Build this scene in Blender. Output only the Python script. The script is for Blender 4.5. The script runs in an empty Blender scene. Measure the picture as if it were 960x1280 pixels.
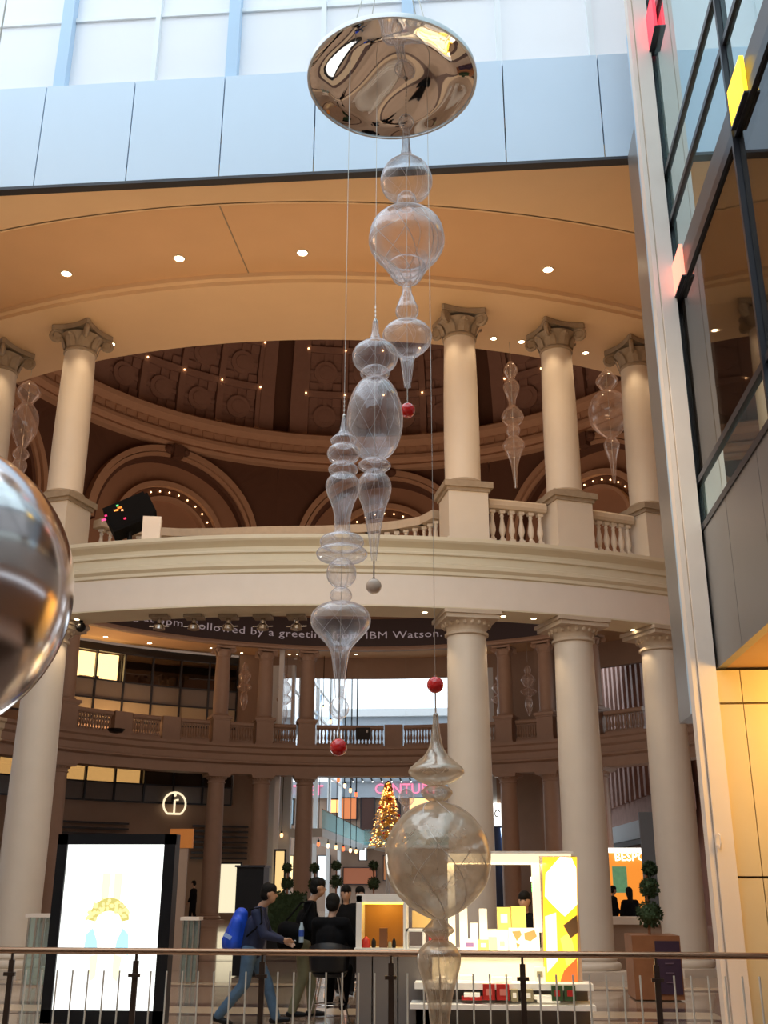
import bpy, bmesh, math, random
from mathutils import Vector, Matrix
PI = math.pi
C = bpy.context.scene
COL = C.collection
random.seed(7)

# ---------------------------------------------------------------- camera
F_PX, TH, PS, RO, EYE = 1308.6, .344, .082, .003, 1.7
fw = Vector((-math.sin(PS)*math.cos(TH), math.cos(PS)*math.cos(TH), math.sin(TH)))
rt0 = Vector((math.cos(PS), math.sin(PS), 0)); up0 = rt0.cross(fw)
rt = rt0*math.cos(RO) + up0*math.sin(RO); upv = -rt0*math.sin(RO) + up0*math.cos(RO)
cam = bpy.data.cameras.new('camera'); co = bpy.data.objects.new('camera', cam); COL.objects.link(co)
m3 = Matrix((rt, upv, -fw)).transposed()
co.matrix_world = Matrix.Translation((0, 0, EYE)) @ m3.to_4x4()
cam.sensor_fit = 'VERTICAL'; cam.sensor_height = 36; cam.lens = 36*F_PX/1280
cam.clip_start = .05; cam.clip_end = 500
C.camera = co

# ---------------------------------------------------------------- world, light, exposure
C.view_settings.view_transform = 'Standard'; C.view_settings.look = 'None'
C.view_settings.gamma = 1; C.view_settings.use_curve_mapping = False
C.view_settings.exposure = 0.22
W = bpy.data.worlds.new('sky'); C.world = W; W.use_nodes = True
bg = W.node_tree.nodes['Background']
bg.inputs['Color'].default_value = (.80, .91, 1, 1); bg.inputs['Strength'].default_value = 1.9

def area(name, loc, target, sx, sy, power, col):
    l = bpy.data.lights.new(name, 'AREA'); l.shape = 'RECTANGLE'; l.size = sx; l.size_y = sy
    l.energy = power; l.color = col
    o = bpy.data.objects.new(name, l); COL.objects.link(o); o.location = loc
    d = Vector(target)-Vector(loc); o.rotation_euler = d.to_track_quat('-Z', 'Y').to_euler()
    return o
def point(name, loc, power, col, r=.1):
    l = bpy.data.lights.new(name, 'POINT'); l.energy = power; l.color = col; l.shadow_soft_size = r
    o = bpy.data.objects.new(name, l); COL.objects.link(o); o.location = loc; return o
def spot(name, loc, target, power, col, ang=80, r=.06, blend=.6):
    l = bpy.data.lights.new(name, 'SPOT'); l.energy = power; l.color = col; l.shadow_soft_size = r
    l.spot_size = math.radians(ang); l.spot_blend = blend
    o = bpy.data.objects.new(name, l); COL.objects.link(o); o.location = loc
    d = Vector(target)-Vector(loc); o.rotation_euler = d.to_track_quat('-Z', 'Y').to_euler(); return o
WARM = (1, .62, .30); WARM2 = (1, .74, .45); WHITEW = (1, .88, .7)
RC = Vector((-4.66, 39.33, 0)); R = 17.8          # centre and radius of the rotunda colonnade
def ringp(a, r, z=0): return Vector((RC.x+r*math.sin(a), RC.y+r*math.cos(a), z))
# warm area lights: ceiling uplights, and added fill for rotunda and near columns
area('ceiling_uplight', (-3, 18.9, 8.95), (-3, 19.6, 14.6), 13, .5, 150, (1, .62, .30))
area('atrium_wall_washer', (-11.4, 13, 9.5), (-3, 20.5, 14.6), 1.5, 3, 95, (1, .64, .34))
area('rotunda_glow', (-4.66, 39, 9.2), (-4.66, 39, 30), 18, 18, 1150, (1, .68, .50))
area('rotunda_floor_glow', (-4.66, 37, 14.0), (-4.66, 40, 0), 16, 14, 640, (1, .70, .50))
area('ambient_fill', (-1, 13.2, 9.0), (-2, 22, 3), 6, 1.5, 170, (1, .76, .5))
area('far_ambulatory_glow', (-18.9, 54.8, 8.85), (-18.9, 54.8, 14.6), 4, 2, 150, (1, .6, .3))
area('right_corner_lamp', (5.4, 13.0, 4.2), (4.2, 15.2, 3.0), .8, 1.2, 110, (1, .55, .12))

# ---------------------------------------------------------------- pixel -> point on a plane at a known depth
def ray(px, py): return fw + rt*((px-480)/F_PX) - upv*((py-640)/F_PX)
def atY(px, py, Y):
    d = ray(px, py); return Vector((0, 0, EYE)) + d*(Y/d.y)
def atZ(px, py, Z):
    d = ray(px, py); return Vector((0, 0, EYE)) + d*((Z-EYE)/d.z)

# ---------------------------------------------------------------- materials
MATS = {}
def mat(name, col, rough=.6, metal=0, noise=0, nscale=6, bump=0, emit=None, es=0, spec=.5, coat=0):
    if name in MATS: return MATS[name]
    m = bpy.data.materials.new(name); m.use_nodes = True; nt = m.node_tree
    b = nt.nodes['Principled BSDF']
    b.inputs['Base Color'].default_value = (*col, 1); b.inputs['Roughness'].default_value = rough
    b.inputs['Metallic'].default_value = metal; b.inputs['Specular IOR Level'].default_value = spec
    if coat: b.inputs['Coat Weight'].default_value = coat
    tc = nt.nodes.new('ShaderNodeTexCoord')
    nz = nt.nodes.new('ShaderNodeTexNoise'); nz.inputs['Scale'].default_value = nscale; nz.inputs['Detail'].default_value = 3
    nt.links.new(tc.outputs['Object'], nz.inputs['Vector'])
    if noise:
        mx = nt.nodes.new('ShaderNodeMix'); mx.data_type = 'RGBA'
        mx.inputs[6].default_value = (*[c*(1-noise) for c in col], 1); mx.inputs[7].default_value = (*[min(1, c*(1+noise)) for c in col], 1)
        nt.links.new(nz.outputs['Fac'], mx.inputs[0]); nt.links.new(mx.outputs[2], b.inputs['Base Color'])
    if bump:
        bp = nt.nodes.new('ShaderNodeBump'); bp.inputs['Strength'].default_value = bump; bp.inputs['Distance'].default_value = .02
        nt.links.new(nz.outputs['Fac'], bp.inputs['Height']); nt.links.new(bp.outputs['Normal'], b.inputs['Normal'])
    if emit:
        b.inputs['Emission Color'].default_value = (*emit, 1); b.inputs['Emission Strength'].default_value = es
    MATS[name] = m; return m
def glow(name, col, s):
    return mat(name, tuple(c*.5 for c in col), .5, emit=col, es=s)
def thin_glass(name, tint, edge, lo, hi, rough=.03, trans_tint=(1, 1, 1), ior_blend=.35, gmix=.5, stripes=0, bump=0):
    """blown thin glass: see-through face-on, milky and shiny towards its edges"""
    m = bpy.data.materials.new(name); m.use_nodes = True; nt = m.node_tree
    for n in list(nt.nodes): nt.nodes.remove(n)
    out = nt.nodes.new('ShaderNodeOutputMaterial')
    tr = nt.nodes.new('ShaderNodeBsdfTransparent'); tr.inputs[0].default_value = (*trans_tint, 1)
    gl = nt.nodes.new('ShaderNodeBsdfGlossy'); gl.inputs['Roughness'].default_value = rough; gl.inputs[0].default_value = (*tint, 1)
    di = nt.nodes.new('ShaderNodeBsdfDiffuse'); di.inputs[0].default_value = (*edge, 1)
    tl = nt.nodes.new('ShaderNodeBsdfTranslucent'); tl.inputs[0].default_value = (*edge, 1)
    a0 = nt.nodes.new('ShaderNodeMixShader'); a0.inputs[0].default_value = .5
    nt.links.new(di.outputs[0], a0.inputs[1]); nt.links.new(tl.outputs[0], a0.inputs[2])
    a1 = nt.nodes.new('ShaderNodeMixShader'); a1.inputs[0].default_value = gmix
    nt.links.new(a0.outputs[0], a1.inputs[1]); nt.links.new(gl.outputs[0], a1.inputs[2])
    lw = nt.nodes.new('ShaderNodeLayerWeight'); lw.inputs['Blend'].default_value = ior_blend
    mr = nt.nodes.new('ShaderNodeMapRange'); mr.inputs['To Min'].default_value = lo; mr.inputs['To Max'].default_value = hi
    nt.links.new(lw.outputs['Facing'], mr.inputs['Value'])
    fac = mr.outputs[0]
    tc = nt.nodes.new('ShaderNodeTexCoord')
    nz = nt.nodes.new('ShaderNodeTexNoise'); nz.inputs['Scale'].default_value = 9; nz.inputs['Detail'].default_value = 4
    nt.links.new(tc.outputs['Object'], nz.inputs['Vector'])
    if bump:
        bp = nt.nodes.new('ShaderNodeBump'); bp.inputs['Strength'].default_value = bump; bp.inputs['Distance'].default_value = .03
        nt.links.new(nz.outputs['Fac'], bp.inputs['Height'])
        for n in (gl, di): nt.links.new(bp.outputs['Normal'], n.inputs['Normal'])
    if stripes:
        ad = nt.nodes.new('ShaderNodeMath'); ad.operation = 'MULTIPLY_ADD'
        mm = nt.nodes.new('ShaderNodeMapRange'); mm.inputs['From Min'].default_value = .35; mm.inputs['From Max'].default_value = .75
        nt.links.new(nz.outputs['Fac'], mm.inputs['Value'])
        nt.links.new(mm.outputs[0], ad.inputs[0]); ad.inputs[1].default_value = stripes; nt.links.new(fac, ad.inputs[2])
        ad.use_clamp = True; fac = ad.outputs[0]
    mx = nt.nodes.new('ShaderNodeMixShader')
    nt.links.new(fac, mx.inputs[0]); nt.links.new(tr.outputs[0], mx.inputs[1]); nt.links.new(a1.outputs[0], mx.inputs[2])
    nt.links.new(mx.outputs[0], out.inputs[0]); MATS[name] = m; return m

M = dict(
 fascia=mat('blue_grey_panel', (.62, .76, .90), .35, noise=.03, nscale=.6),
 frame_blue=mat('pale_blue_frame', (.45, .62, .80), .4),
 frame_white=mat('white_frame', (.82, .86, .88), .4),
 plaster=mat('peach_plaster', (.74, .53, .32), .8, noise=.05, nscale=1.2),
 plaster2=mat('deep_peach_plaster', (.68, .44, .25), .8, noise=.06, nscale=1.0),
 cream=mat('cream_stone', (.82, .73, .65), .55, noise=.04, nscale=3),
 creamt=mat('cream_trim', (.74, .66, .50), .5, noise=.04, nscale=3),
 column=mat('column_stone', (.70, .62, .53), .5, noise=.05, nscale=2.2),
 capital=mat('grey_brown_capital', (.33, .26, .19), .7, noise=.2, nscale=9, bump=.2),  # grey-brown, darker than the shafts
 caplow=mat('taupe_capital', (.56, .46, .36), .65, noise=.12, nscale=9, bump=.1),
 brown=mat('brown_wall', (.38, .26, .19), .7, noise=.08, nscale=1.5),
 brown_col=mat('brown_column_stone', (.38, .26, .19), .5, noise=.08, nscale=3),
 drum=mat('drum_plaster', (.40, .22, .13), .8, noise=.08, nscale=1.5),
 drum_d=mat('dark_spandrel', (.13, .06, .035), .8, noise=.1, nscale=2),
 drum_l=mat('drum_moulding', (.52, .32, .20), .7, noise=.08, nscale=3),
 coffer=mat('coffer_plaster', (.34, .20, .15), .8, noise=.1, nscale=4, bump=.1),
 dark=mat('dark_frame', (.02, .022, .03), .35),
 black=mat('black_plastic', (.008, .008, .01), .4, spec=.25, noise=.2),
 grey=mat('grey_metal_panel', (.30, .29, .28), .35, metal=.55, noise=.05, nscale=1.5),
 steel=mat('brushed_steel', (.55, .5, .45), .25, metal=1, noise=.1, nscale=40),
 railm=mat('rail_bronze', (.40, .24, .15), .22, metal=.8, noise=.1, nscale=10),
 chrome=mat('mirror_polish', (.74, .70, .68), .02, metal=1),
 silver=mat('silver_rim', (.75, .78, .8), .3, metal=.6),
 red=mat('red_lacquer', (.88, .012, .012), .08, coat=1, noise=.15, nscale=12),
 pearl=mat('pearl_ball', (.8, .62, .48), .25, coat=.6, noise=.08, nscale=8),
 floor=mat('marble_floor', (.42, .32, .24), .12, noise=.22, nscale=.8, coat=.4),
 floorband=mat('beige_marble_band', (.66, .52, .36), .12, noise=.1, nscale=2),
 floordark=mat('dark_marble_band', (.12, .08, .07), .12, noise=.2, nscale=3),
 frost_d=mat('frosted_dark_panel', (.20, .17, .15), .3, noise=.08, nscale=2),
 frost_l=mat('frosted_cream_panel', (.52, .42, .27), .4, noise=.06, nscale=2),
 officedark=mat('office_dark', (.03, .022, .02), .3, noise=.2, nscale=2),
 led=mat('led_screen', (.035, .022, .024), .45, noise=.15, nscale=30),
 brick=mat('pink_brick', (.42, .24, .19), .7, noise=.25, nscale=2.5, bump=.2),
 wire=mat('steel_cable', (.5, .47, .42), .3, metal=.7),
 green=mat('clipped_box_leaf', (.03, .06, .02), .8, noise=.5, nscale=25, bump=.6),
 wood=mat('red_brown_wood', (.30, .12, .05), .4, noise=.25, nscale=5),
 whitep=mat('white_laminate', (.85, .83, .78), .35, noise=.02),
 kgrey=mat('kiosk_grey_panel', (.16, .14, .13), .35, noise=.08, nscale=3),
 skin=mat('skin', (.45, .26, .17), .5, noise=.06, nscale=20),
 hair=mat('dark_hair', (.006, .005, .004), .7, spec=.2, noise=.3, nscale=60, bump=.4),
 navy=mat('navy_jacket', (.010, .018, .06), .75, noise=.2, nscale=18, bump=.3),
 blackc=mat('black_cloth', (.006, .006, .007), .9, spec=.1, noise=.3, nscale=18, bump=.3),
 jeans=mat('blue_denim', (.07, .13, .21), .8, noise=.3, nscale=14, bump=.3),
 khaki=mat('olive_trousers', (.22, .21, .12), .8, noise=.2, nscale=14, bump=.3),
 bluebag=mat('bright_blue_fabric', (.01, .08, .65), .5, noise=.25, nscale=12),
 hallwhite=mat('hall_white', (.72, .76, .78), .5, noise=.03),
 hallgrey=mat('hall_grey_blue', (.38, .44, .5), .5, noise=.05),
 tile=mat('limestone_cladding', (.72, .60, .38), .4, noise=.05, nscale=1.4),
 gold=mat('gold_tinsel', (.9, .5, .12), .3, metal=.7, noise=.4, nscale=40),
)
M['ball_mirror'] = mat('satin_silver_ball', (.86, .80, .80), .16, metal=1, noise=.04, nscale=1.5)
G_ORN = thin_glass('blown_glass', (1, .97, 1), (.92, .90, .92), .05, 1.0, rough=.05, trans_tint=(.98, .97, .97), ior_blend=.30, gmix=.50, stripes=.07, bump=.25)
G_SOFT = thin_glass('far_blown_glass', (1, .9, .85), (.85, .66, .55), .14, .8, rough=.1, ior_blend=.35, gmix=.3, stripes=.12)
G_MILK = thin_glass('smoky_blown_glass', (1, .94, .86), (.86, .72, .54), .28, .95, rough=.08, trans_tint=(.93, .88, .82), ior_blend=.35, gmix=.35, stripes=.22, bump=.25)
G_PANE = thin_glass('window_glass', (1, 1, 1), (.8, .9, 1), .03, .6, rough=.02, ior_blend=.3, gmix=.9)
G_FROST = thin_glass('frosted_skylight_glass', (1, 1, 1), (.97, .98, 1), .88, .95, rough=.2, gmix=.04)
G_TEAL = thin_glass('teal_coated_glass', (.80, .93, .95), (.36, .50, .52), .78, 1, rough=.015, trans_tint=(.5, .65, .65), ior_blend=.25, gmix=.82)
G_DARK = thin_glass('dark_window_glass', (.75, .75, .75), (.10, .09, .08), .18, .62, rough=.02, trans_tint=(.55, .5, .45), ior_blend=.2, gmix=.85)
G_BALU = thin_glass('balustrade_glass', (.9, 1, 1), (.6, .8, .82), .25, .8, rough=.05, trans_tint=(.8, .95, .95), gmix=.5)
E_LAMP = glow('lamp_warm', (1, .80, .50), 14)
E_SMALL = glow('tiny_bulb', (1, .60, .28), 5)
E_OFFICE = glow('lit_office_ceiling', (1, .66, .26), 2.2)
E_WHITE = glow('lit_white', (1, .97, .88), 2.2)
E_CREAM = glow('lit_shelf_white', (1, .84, .56), .95)

# ---------------------------------------------------------------- mesh helpers
def link_mesh(name, me, m=None, parent=None, kind=None):
    o = bpy.data.objects.new(name, me); COL.objects.link(o)
    if m is not None:
        for mm in (m if isinstance(m, (list, tuple)) else [m]): me.materials.append(mm)
    if parent is not None: o.parent = parent
    if kind: o['kind'] = kind
    return o
def wloc(o):
    v = Vector(o.location)
    while o.parent is not None: o = o.parent; v += Vector(o.location)
    return v
class MB:
    def __init__(s): s.v = []; s.f = []; s.mi = []; s.cur = 0
    def add(s, vs, fs):
        n = len(s.v); s.v += [tuple(v) for v in vs]; s.f += [tuple(i+n for i in f) for f in fs]; s.mi += [s.cur]*len(fs); return s
    def box(s, x0, x1, y0, y1, z0, z1):
        v = [(x, y, z) for z in (z0, z1) for x, y in ((x0, y0), (x1, y0), (x1, y1), (x0, y1))]
        return s.add(v, [(3, 2, 1, 0), (4, 5, 6, 7), (0, 1, 5, 4), (1, 2, 6, 5), (2, 3, 7, 6), (3, 0, 4, 7)])
    def obox(s, c, sx, sy, sz, rz=0, rx=0, ry=0):
        mt = Matrix.Translation(c) @ Matrix.Rotation(rz, 4, 'Z') @ Matrix.Rotation(ry, 4, 'Y') @ Matrix.Rotation(rx, 4, 'X')
        v = [mt @ Vector((x*sx/2, y*sy/2, z*sz/2)) for z in (-1, 1) for x, y in ((-1, -1), (1, -1), (1, 1), (-1, 1))]
        return s.add(v, [(3, 2, 1, 0), (4, 5, 6, 7), (0, 1, 5, 4), (1, 2, 6, 5), (2, 3, 7, 6), (3, 0, 4, 7)])
    def lathe(s, prof, c=(0, 0, 0), n=24, cap=False):
        vs = []; fs = []; k = len(prof)
        for r, z in prof:
            for i in range(n):
                a = 2*PI*i/n; vs.append((c[0]+r*math.cos(a), c[1]+r*math.sin(a), c[2]+z))
        for j in range(k-1):
            for i in range(n): fs.append((j*n+i, j*n+(i+1) % n, (j+1)*n+(i+1) % n, (j+1)*n+i))
        if cap: fs.append(tuple(range(n))[::-1]); fs.append(tuple((k-1)*n+i for i in range(n)))
        return s.add(vs, fs)
    def tube(s, pts, r, n=6, r1=None):
        pts = [Vector(p) for p in pts]; vs = []; fs = []
        for j, p in enumerate(pts):
            d = (pts[min(j+1, len(pts)-1)]-pts[max(j-1, 0)]).normalized()
            a = d.orthogonal().normalized() if j == 0 else (pa - d*pa.dot(d)).normalized()
            pa = a; b = d.cross(a)
            rr = r if r1 is None else r+(r1-r)*j/(len(pts)-1)
            for i in range(n):
                t = 2*PI*i/n; vs.append(p+a*rr*math.cos(t)+b*rr*math.sin(t))
        for j in range(len(pts)-1):
            for i in range(n): fs.append((j*n+i, j*n+(i+1) % n, (j+1)*n+(i+1) % n, (j+1)*n+i))
        fs.append(tuple(range(n))[::-1]); fs.append(tuple((len(pts)-1)*n+i for i in range(n)))
        return s.add(vs, fs)
    def arc(s, prof, a0, a1, n, c=RC, closed=True, ends=True):
        """profile of (radius, z) swept about the rotunda's centre"""
        vs = []; fs = []; k = len(prof); full = abs(a1-a0) > 2*PI-.001
        for i in range(n if full else n+1):
            a = a0+(a1-a0)*i/n
            for r, z in prof: vs.append((c[0]+r*math.sin(a), c[1]+r*math.cos(a), z))
        cols = n if full else n+1
        for i in range(n):
            i2 = (i+1) % cols
            for j in range(k if closed else k-1):
                j2 = (j+1) % k; fs.append((i*k+j, i*k+j2, i2*k+j2, i2*k+j))
        if ends and closed and not full:
            fs.append(tuple(range(k))); fs.append(tuple(n*k+j for j in range(k))[::-1])
        return s.add(vs, fs)
    def sphere(s, c, r, u=16, v=10, sc=(1, 1, 1)):
        pr = [(max(.0005, r*math.sin(PI*j/v)), -r*math.cos(PI*j/v)) for j in range(v+1)]
        n0 = len(s.v); s.lathe(pr, (0, 0, 0), u)
        for i in range(n0, len(s.v)):
            x, y, z = s.v[i]; s.v[i] = (c[0]+x*sc[0], c[1]+y*sc[1], c[2]+z*sc[2])
        return s
    def mesh(s, name, off=(0, 0, 0), smooth=False):
        me = bpy.data.meshes.new(name)
        me.from_pydata([(x-off[0], y-off[1], z-off[2]) for x, y, z in s.v], [], s.f)
        for i, p in enumerate(me.polygons):
            p.use_smooth = smooth; p.material_index = s.mi[i]
        bm = bmesh.new(); bm.from_mesh(me); bmesh.ops.recalc_face_normals(bm, faces=bm.faces); bm.to_mesh(me); bm.free()
        if smooth: me.set_sharp_from_angle(angle=math.radians(40))
        return me
    def build(s, name, m, parent=None, smooth=False, kind=None, label=None):
        off = wloc(parent) if parent is not None else (0, 0, 0)
        o = link_mesh(name, s.mesh(name, off, smooth), m, parent, kind)
        if label: o['label'] = label
        return o
def struct(name, mb, m, parent=None, smooth=False): return mb.build(name, m, parent, smooth, kind='structure' if parent is None else None)
def tag(o, label, cat, group=None, kind='thing'):
    o['label'] = label; o['category'] = cat
    if group: o['group'] = group
    if kind: o['kind'] = kind
    return o
def thing(name, label, cat, loc=(0, 0, 0), rz=0, group=None):
    o = bpy.data.objects.new(name, None); COL.objects.link(o); o.location = loc; o.rotation_euler = (0, 0, rz)
    o.empty_display_size = .2
    return tag(o, label, cat, group)
def sroot(name, loc=(0, 0, 0)):
    o = bpy.data.objects.new(name, None); COL.objects.link(o); o.location = loc; o['kind'] = 'structure'; return o
def copy_tree(o, parent=None):
    c = o.copy(); COL.objects.link(c)
    if parent is not None: c.parent = parent
    for ch in list(o.children): copy_tree(ch, c)
    return c
def text_verts(s, size, extrude=0, space=1):
    cu = bpy.data.curves.new('t', 'FONT'); cu.body = s; cu.size = size; cu.extrude = extrude; cu.resolution_u = 2; cu.space_character = space
    o = bpy.data.objects.new('t', cu); COL.objects.link(o)
    dg = bpy.context.evaluated_depsgraph_get(); me = bpy.data.meshes.new_from_object(o.evaluated_get(dg))
    v = [tuple(x.co) for x in me.vertices]; f = [tuple(p.vertices) for p in me.polygons]
    bpy.data.objects.remove(o); bpy.data.curves.remove(cu); bpy.data.meshes.remove(me)
    return v, f
def flat_text(s, size, at, rz=0, extrude=.01, center=True, mir=False):
    v, f = text_verts(s, size, extrude)
    xs = [a[0] for a in v]; cx = (min(xs)+max(xs))/2 if center else 0
    mb = MB(); mt = Matrix.Translation(at) @ Matrix.Rotation(rz, 4, 'Z') @ Matrix.Rotation(PI/2, 4, 'X')
    mb.add([mt @ Vector((a[0]-cx, a[1], a[2])) for a in v], f); return mb

def letters(s, size, at, m, par, extrude=.01):
    mb = flat_text(s, size, at, extrude=extrude); n = len(mb.v); pa = list(range(n))
    def fd(i):
        while pa[i] != i: pa[i] = pa[pa[i]]; i = pa[i]
        return i
    for f in mb.f:
        for q in f[1:]: pa[fd(q)] = fd(f[0])
    gr = {}
    for f in mb.f: gr.setdefault(fd(f[0]), []).append(f)
    for k in sorted(gr, key=lambda k: mb.v[k][0]):
        ids = sorted({i for f in gr[k] for i in f}); mp = {i: j for j, i in enumerate(ids)}
        MB().add([mb.v[i] for i in ids], [tuple(mp[i] for i in f) for f in gr[k]]).build('letter', m, par)
# ================================================================= SETTING
# --- floors
mb = MB(); mb.box(-30, 30, 10.7, 125, -.4, 0); struct('floor', mb, M['floor'])
for i, (y0, y1, mm) in enumerate(((15.9, 16.15, 'floordark'), (16.15, 17.0, 'floorband'), (17.0, 17.5, 'floordark'), (20.3, 20.6, 'floordark'), (20.6, 21.1, 'floorband'), (27, 27.6, 'floordark'))):
    mb = MB(); mb.box(-14, 3.4 if y1 < 17.6 else 9, y0, y1, -.02, .004); struct('floor_band', mb, M[mm])
mb = MB(); mb.box(-20, 8, -14, 30, -6.4, -6); struct('floor_lower', mb, mat('lower_brown_floor', (.09, .045, .03), .5, noise=.6, nscale=.5))
for i, (x_, y_, r_, mm) in enumerate(((-5.2, 6.2, 2.6, 'plaster'), (-.2, 8.6, 1.3, 'plaster'))):  # unseen discs added on the lower floor to show in the dish's reflection
    tag(MB().lathe([(r_, 0), (r_, .03), (.01, .035)], (x_, y_, -6), 40).build('reflection_disc', M[mm]), ('large' if i == 0 else 'small')+' round tan disc added below for the dish to reflect', 'reflection_prop')
mb = MB(); mb.obox((1.2, 6, -5.98), 1.1, 7, .05, rz=-.25); tag(mb.build('reflection_strip', M['cream']), 'long cream strip added below for the dish to reflect', 'reflection_prop')  # unseen strip, added only for the mirror dish to reflect
mb = MB(); mb.box(-12, 3.5, -12, 1.6, -.4, 0); struct('floor_walkway', mb, M['floor'])
# --- outer walls of the atrium (behind and to the left of the camera)
mb = MB(); mb.box(-12.4, -12, -12, 16.6, -6, 17.5); struct('wall_left', mb, M['cream'])
mb = MB(); mb.box(-12.4, 8, -12.4, -12, -6, 17.5); struct('wall_back', mb, M['brown'])
mb = MB(); mb.box(-120, 120, -60, 200, -7.0, -6.5); struct('ground', mb, M['brown'])
mb = MB(); mb.box(9, 9.3, -12, 15.3, -6, 4.4); mb.box(3.5, 9, -12, 15, -.4, 0); struct('wall_right_arcade', mb, M['brown'])
mb = MB(); mb.box(-12.4, 9, 10.7, 11.0, -6, -.4); mb.box(-12.4, 9, 1.3, 1.6, -6, -.4); struct('wall_void', mb, M['brown_col'])
mb = MB(); mb.box(-15, -14.5, 16.6, 22.4, 0, 14.6); mb.box(-15, -12, 16.6, 16.9, 0, 14.6); struct('wall_left_return', mb, M['brown'])
mb = MB(); mb.box(5.5, 5.8, 15.3, 24.4, 0, 14.6); mb.box(3.5, 5.8, 16.56, 16.6, 0, 14.6); struct('wall_right_return', mb, M['brown'])
# --- fascia of blue-grey panels above the ceiling edge
wf = sroot('wall_front', (-4, 16.6, 14.6))
mb = MB(); mb.box(-24, 9, 16.70, 16.95, 14.62, 17.03); mb.build('backing', M['dark'], wf)
x = -4.59-1.845*8
while x < 6:
    mb = MB(); mb.box(x+.012, x+1.833, 16.55, 16.70, 14.62, 17.04); mb.build('panel', M['fascia'], wf); x += 1.845
mb = MB(); mb.box(-24, 9, 16.53, 16.72, 14.55, 14.615); mb.build('edge_trim', M['dark'], wf)
# --- clerestory window above it
w1 = sroot('window_1', (-4, 17, 17.5))
mb = MB(); mb.box(-24, 9, 16.68, 17.1, 17.04, 17.12); mb.build('sill', M['frame_white'], w1)
mb = MB(); mb.box(-24, 9, 16.95, 17.1, 19.1, 19.2); mb.build('transom', M['frame_white'], w1)
xs_thick = [-19.1, -15.45, -11.8, -8.16, -4.55, -.93, 6.3]
for xx in xs_thick:
    mb = MB(); mb.box(xx-.12, xx+.12, 16.8, 17.2, 17.12, 21.5); mb.build('mullion', M['frame_blue'], w1)
xs_thin = [-10, -6.22, -2.68, .92, 2.77, 4.6]
for xx in xs_thin:
    mb = MB(); mb.box(xx-.05, xx+.05, 16.9, 17.1, 17.12, 21.5); mb.build('mullion', M['frame_white'], w1)
allx = sorted(xs_thick+xs_thin)
for a, b in zip(allx[:-1], allx[1:]):
    for z0, z1 in ((17.13, 19.1), (19.2, 21.4)):
        mb = MB(); mb.box(a+.06, b-.06, 17.0, 17.004, z0, z1); mb.build('pane', G_FROST, w1)
mb = MB(); mb.box(-24, 9, 16.8, 17.2, 21.4, 21.9); mb.build('head', M['frame_white'], w1)
# roof beams of the open skylight over the atrium
for yy in (-9, -4, 1, 6, 11):
    mb = MB(); mb.box(-12, 6, yy-.15, yy+.15, 21.6, 22); struct('trim_9', mb, M['frame_white'])

# --- ceiling between fascia and rotunda, in three stepped planes
def clip_soffit(r0, r1, z, name, m, thick=.35):
    # ring-shaped soffit cut straight along y = 16.6
    vs = []; fs = []; n = 150
    A0, A1 = PI-1.25, PI+1.25
    for i in range(n+1):
        a = A0+(A1-A0)*i/n; s_, c_ = math.sin(a), math.cos(a)
        ro = r1
        if RC.y+r1*c_ < 16.6: ro = (16.6-RC.y)/c_
        ro = max(ro, r0)
        for r_ in (r0, ro):
            for zz in (z, z+thick): vs.append((RC.x+r_*s_, RC.y+r_*c_, zz))
    for i in range(n):
        a = i*4; b = a+4
        fs += [(a, a+2, b+2, b), (a+1, b+1, b+3, a+3), (a, b, b+1, a+1), (a+2, a+3, b+3, b+2)]
    return struct(name, MB().add(vs, fs), m)
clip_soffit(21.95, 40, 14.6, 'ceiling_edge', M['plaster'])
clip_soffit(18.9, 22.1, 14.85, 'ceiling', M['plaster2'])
mb = MB(); mb.arc([(16.35, 14.60), (18.98, 14.60), (18.98, 14.70), (19.06, 14.74), (19.06, 14.86), (19.06, 15.4), (16.35, 15.4)], PI-1.3, PI+1.3, 110)
struct('ceiling_ring', mb, M['plaster'])
mb = MB(); mb.arc([(21.9, 14.6), (21.98, 14.6), (21.98, 14.9), (21.9, 14.9)], PI-.6, PI+.6, 80); struct('trim_8', mb, M['plaster'])
# thin expansion joint and sprinkler dots in the recessed ceiling
p0 = atZ(272, 252, 14.845); p1 = atZ(318, 358, 14.845)
mb = MB(); d = (p1-p0); mb.obox((p0+p1)/2, .025, d.length, .01, rz=math.atan2(d.y, d.x)-PI/2); struct('trim_10', mb, M['capital'])
# far soffit (upper ambulatory ceiling) and roof slab round the dome
mb = MB(); mb.arc([(17.5, 14.6), (22.9, 14.6), (22.9, 15.2), (17.5, 15.2)], -1.95, 1.95, 110); struct('ceiling_ambulatory', mb, M['plaster2'])
# --- lower entablature ring (walkway band)
prof = [(17.44, 7.23), (18.36, 7.23), (18.36, 7.93), (18.40, 7.95), (18.40, 8.02), (18.46, 8.08), (18.46, 8.16), (18.39, 8.20), (18.39, 8.36), (18.44, 8.38), (18.44, 8.42), (18.39, 8.44), (18.39, 8.52), (18.44, 8.56), (18.53, 8.62), (18.56, 8.66), (18.56, 8.74),
        (17.05, 8.74), (17.05, 8.60), (17.16, 8.52), (17.16, 8.3), (17.3, 8.2), (17.3, 7.9), (17.2, 7.86), (17.2, 7.78), (17.44, 7.7)]
mb = MB(); mb.arc(prof, 1.2, 2*PI-1.2, 200); struct('trim_1', mb, M['creamt'])
mb = MB(); mb.arc([(18.362, 7.26), (18.362, 7.92), (18.364, 7.92), (18.364, 7.26)], 1.2, 2*PI-1.2, 200); struct('trim_2', mb, M['cream'])
mb = MB(); mb.arc(prof, -1.2, 1.2, 120); struct('trim_3', mb, M['brown_col'])
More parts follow.
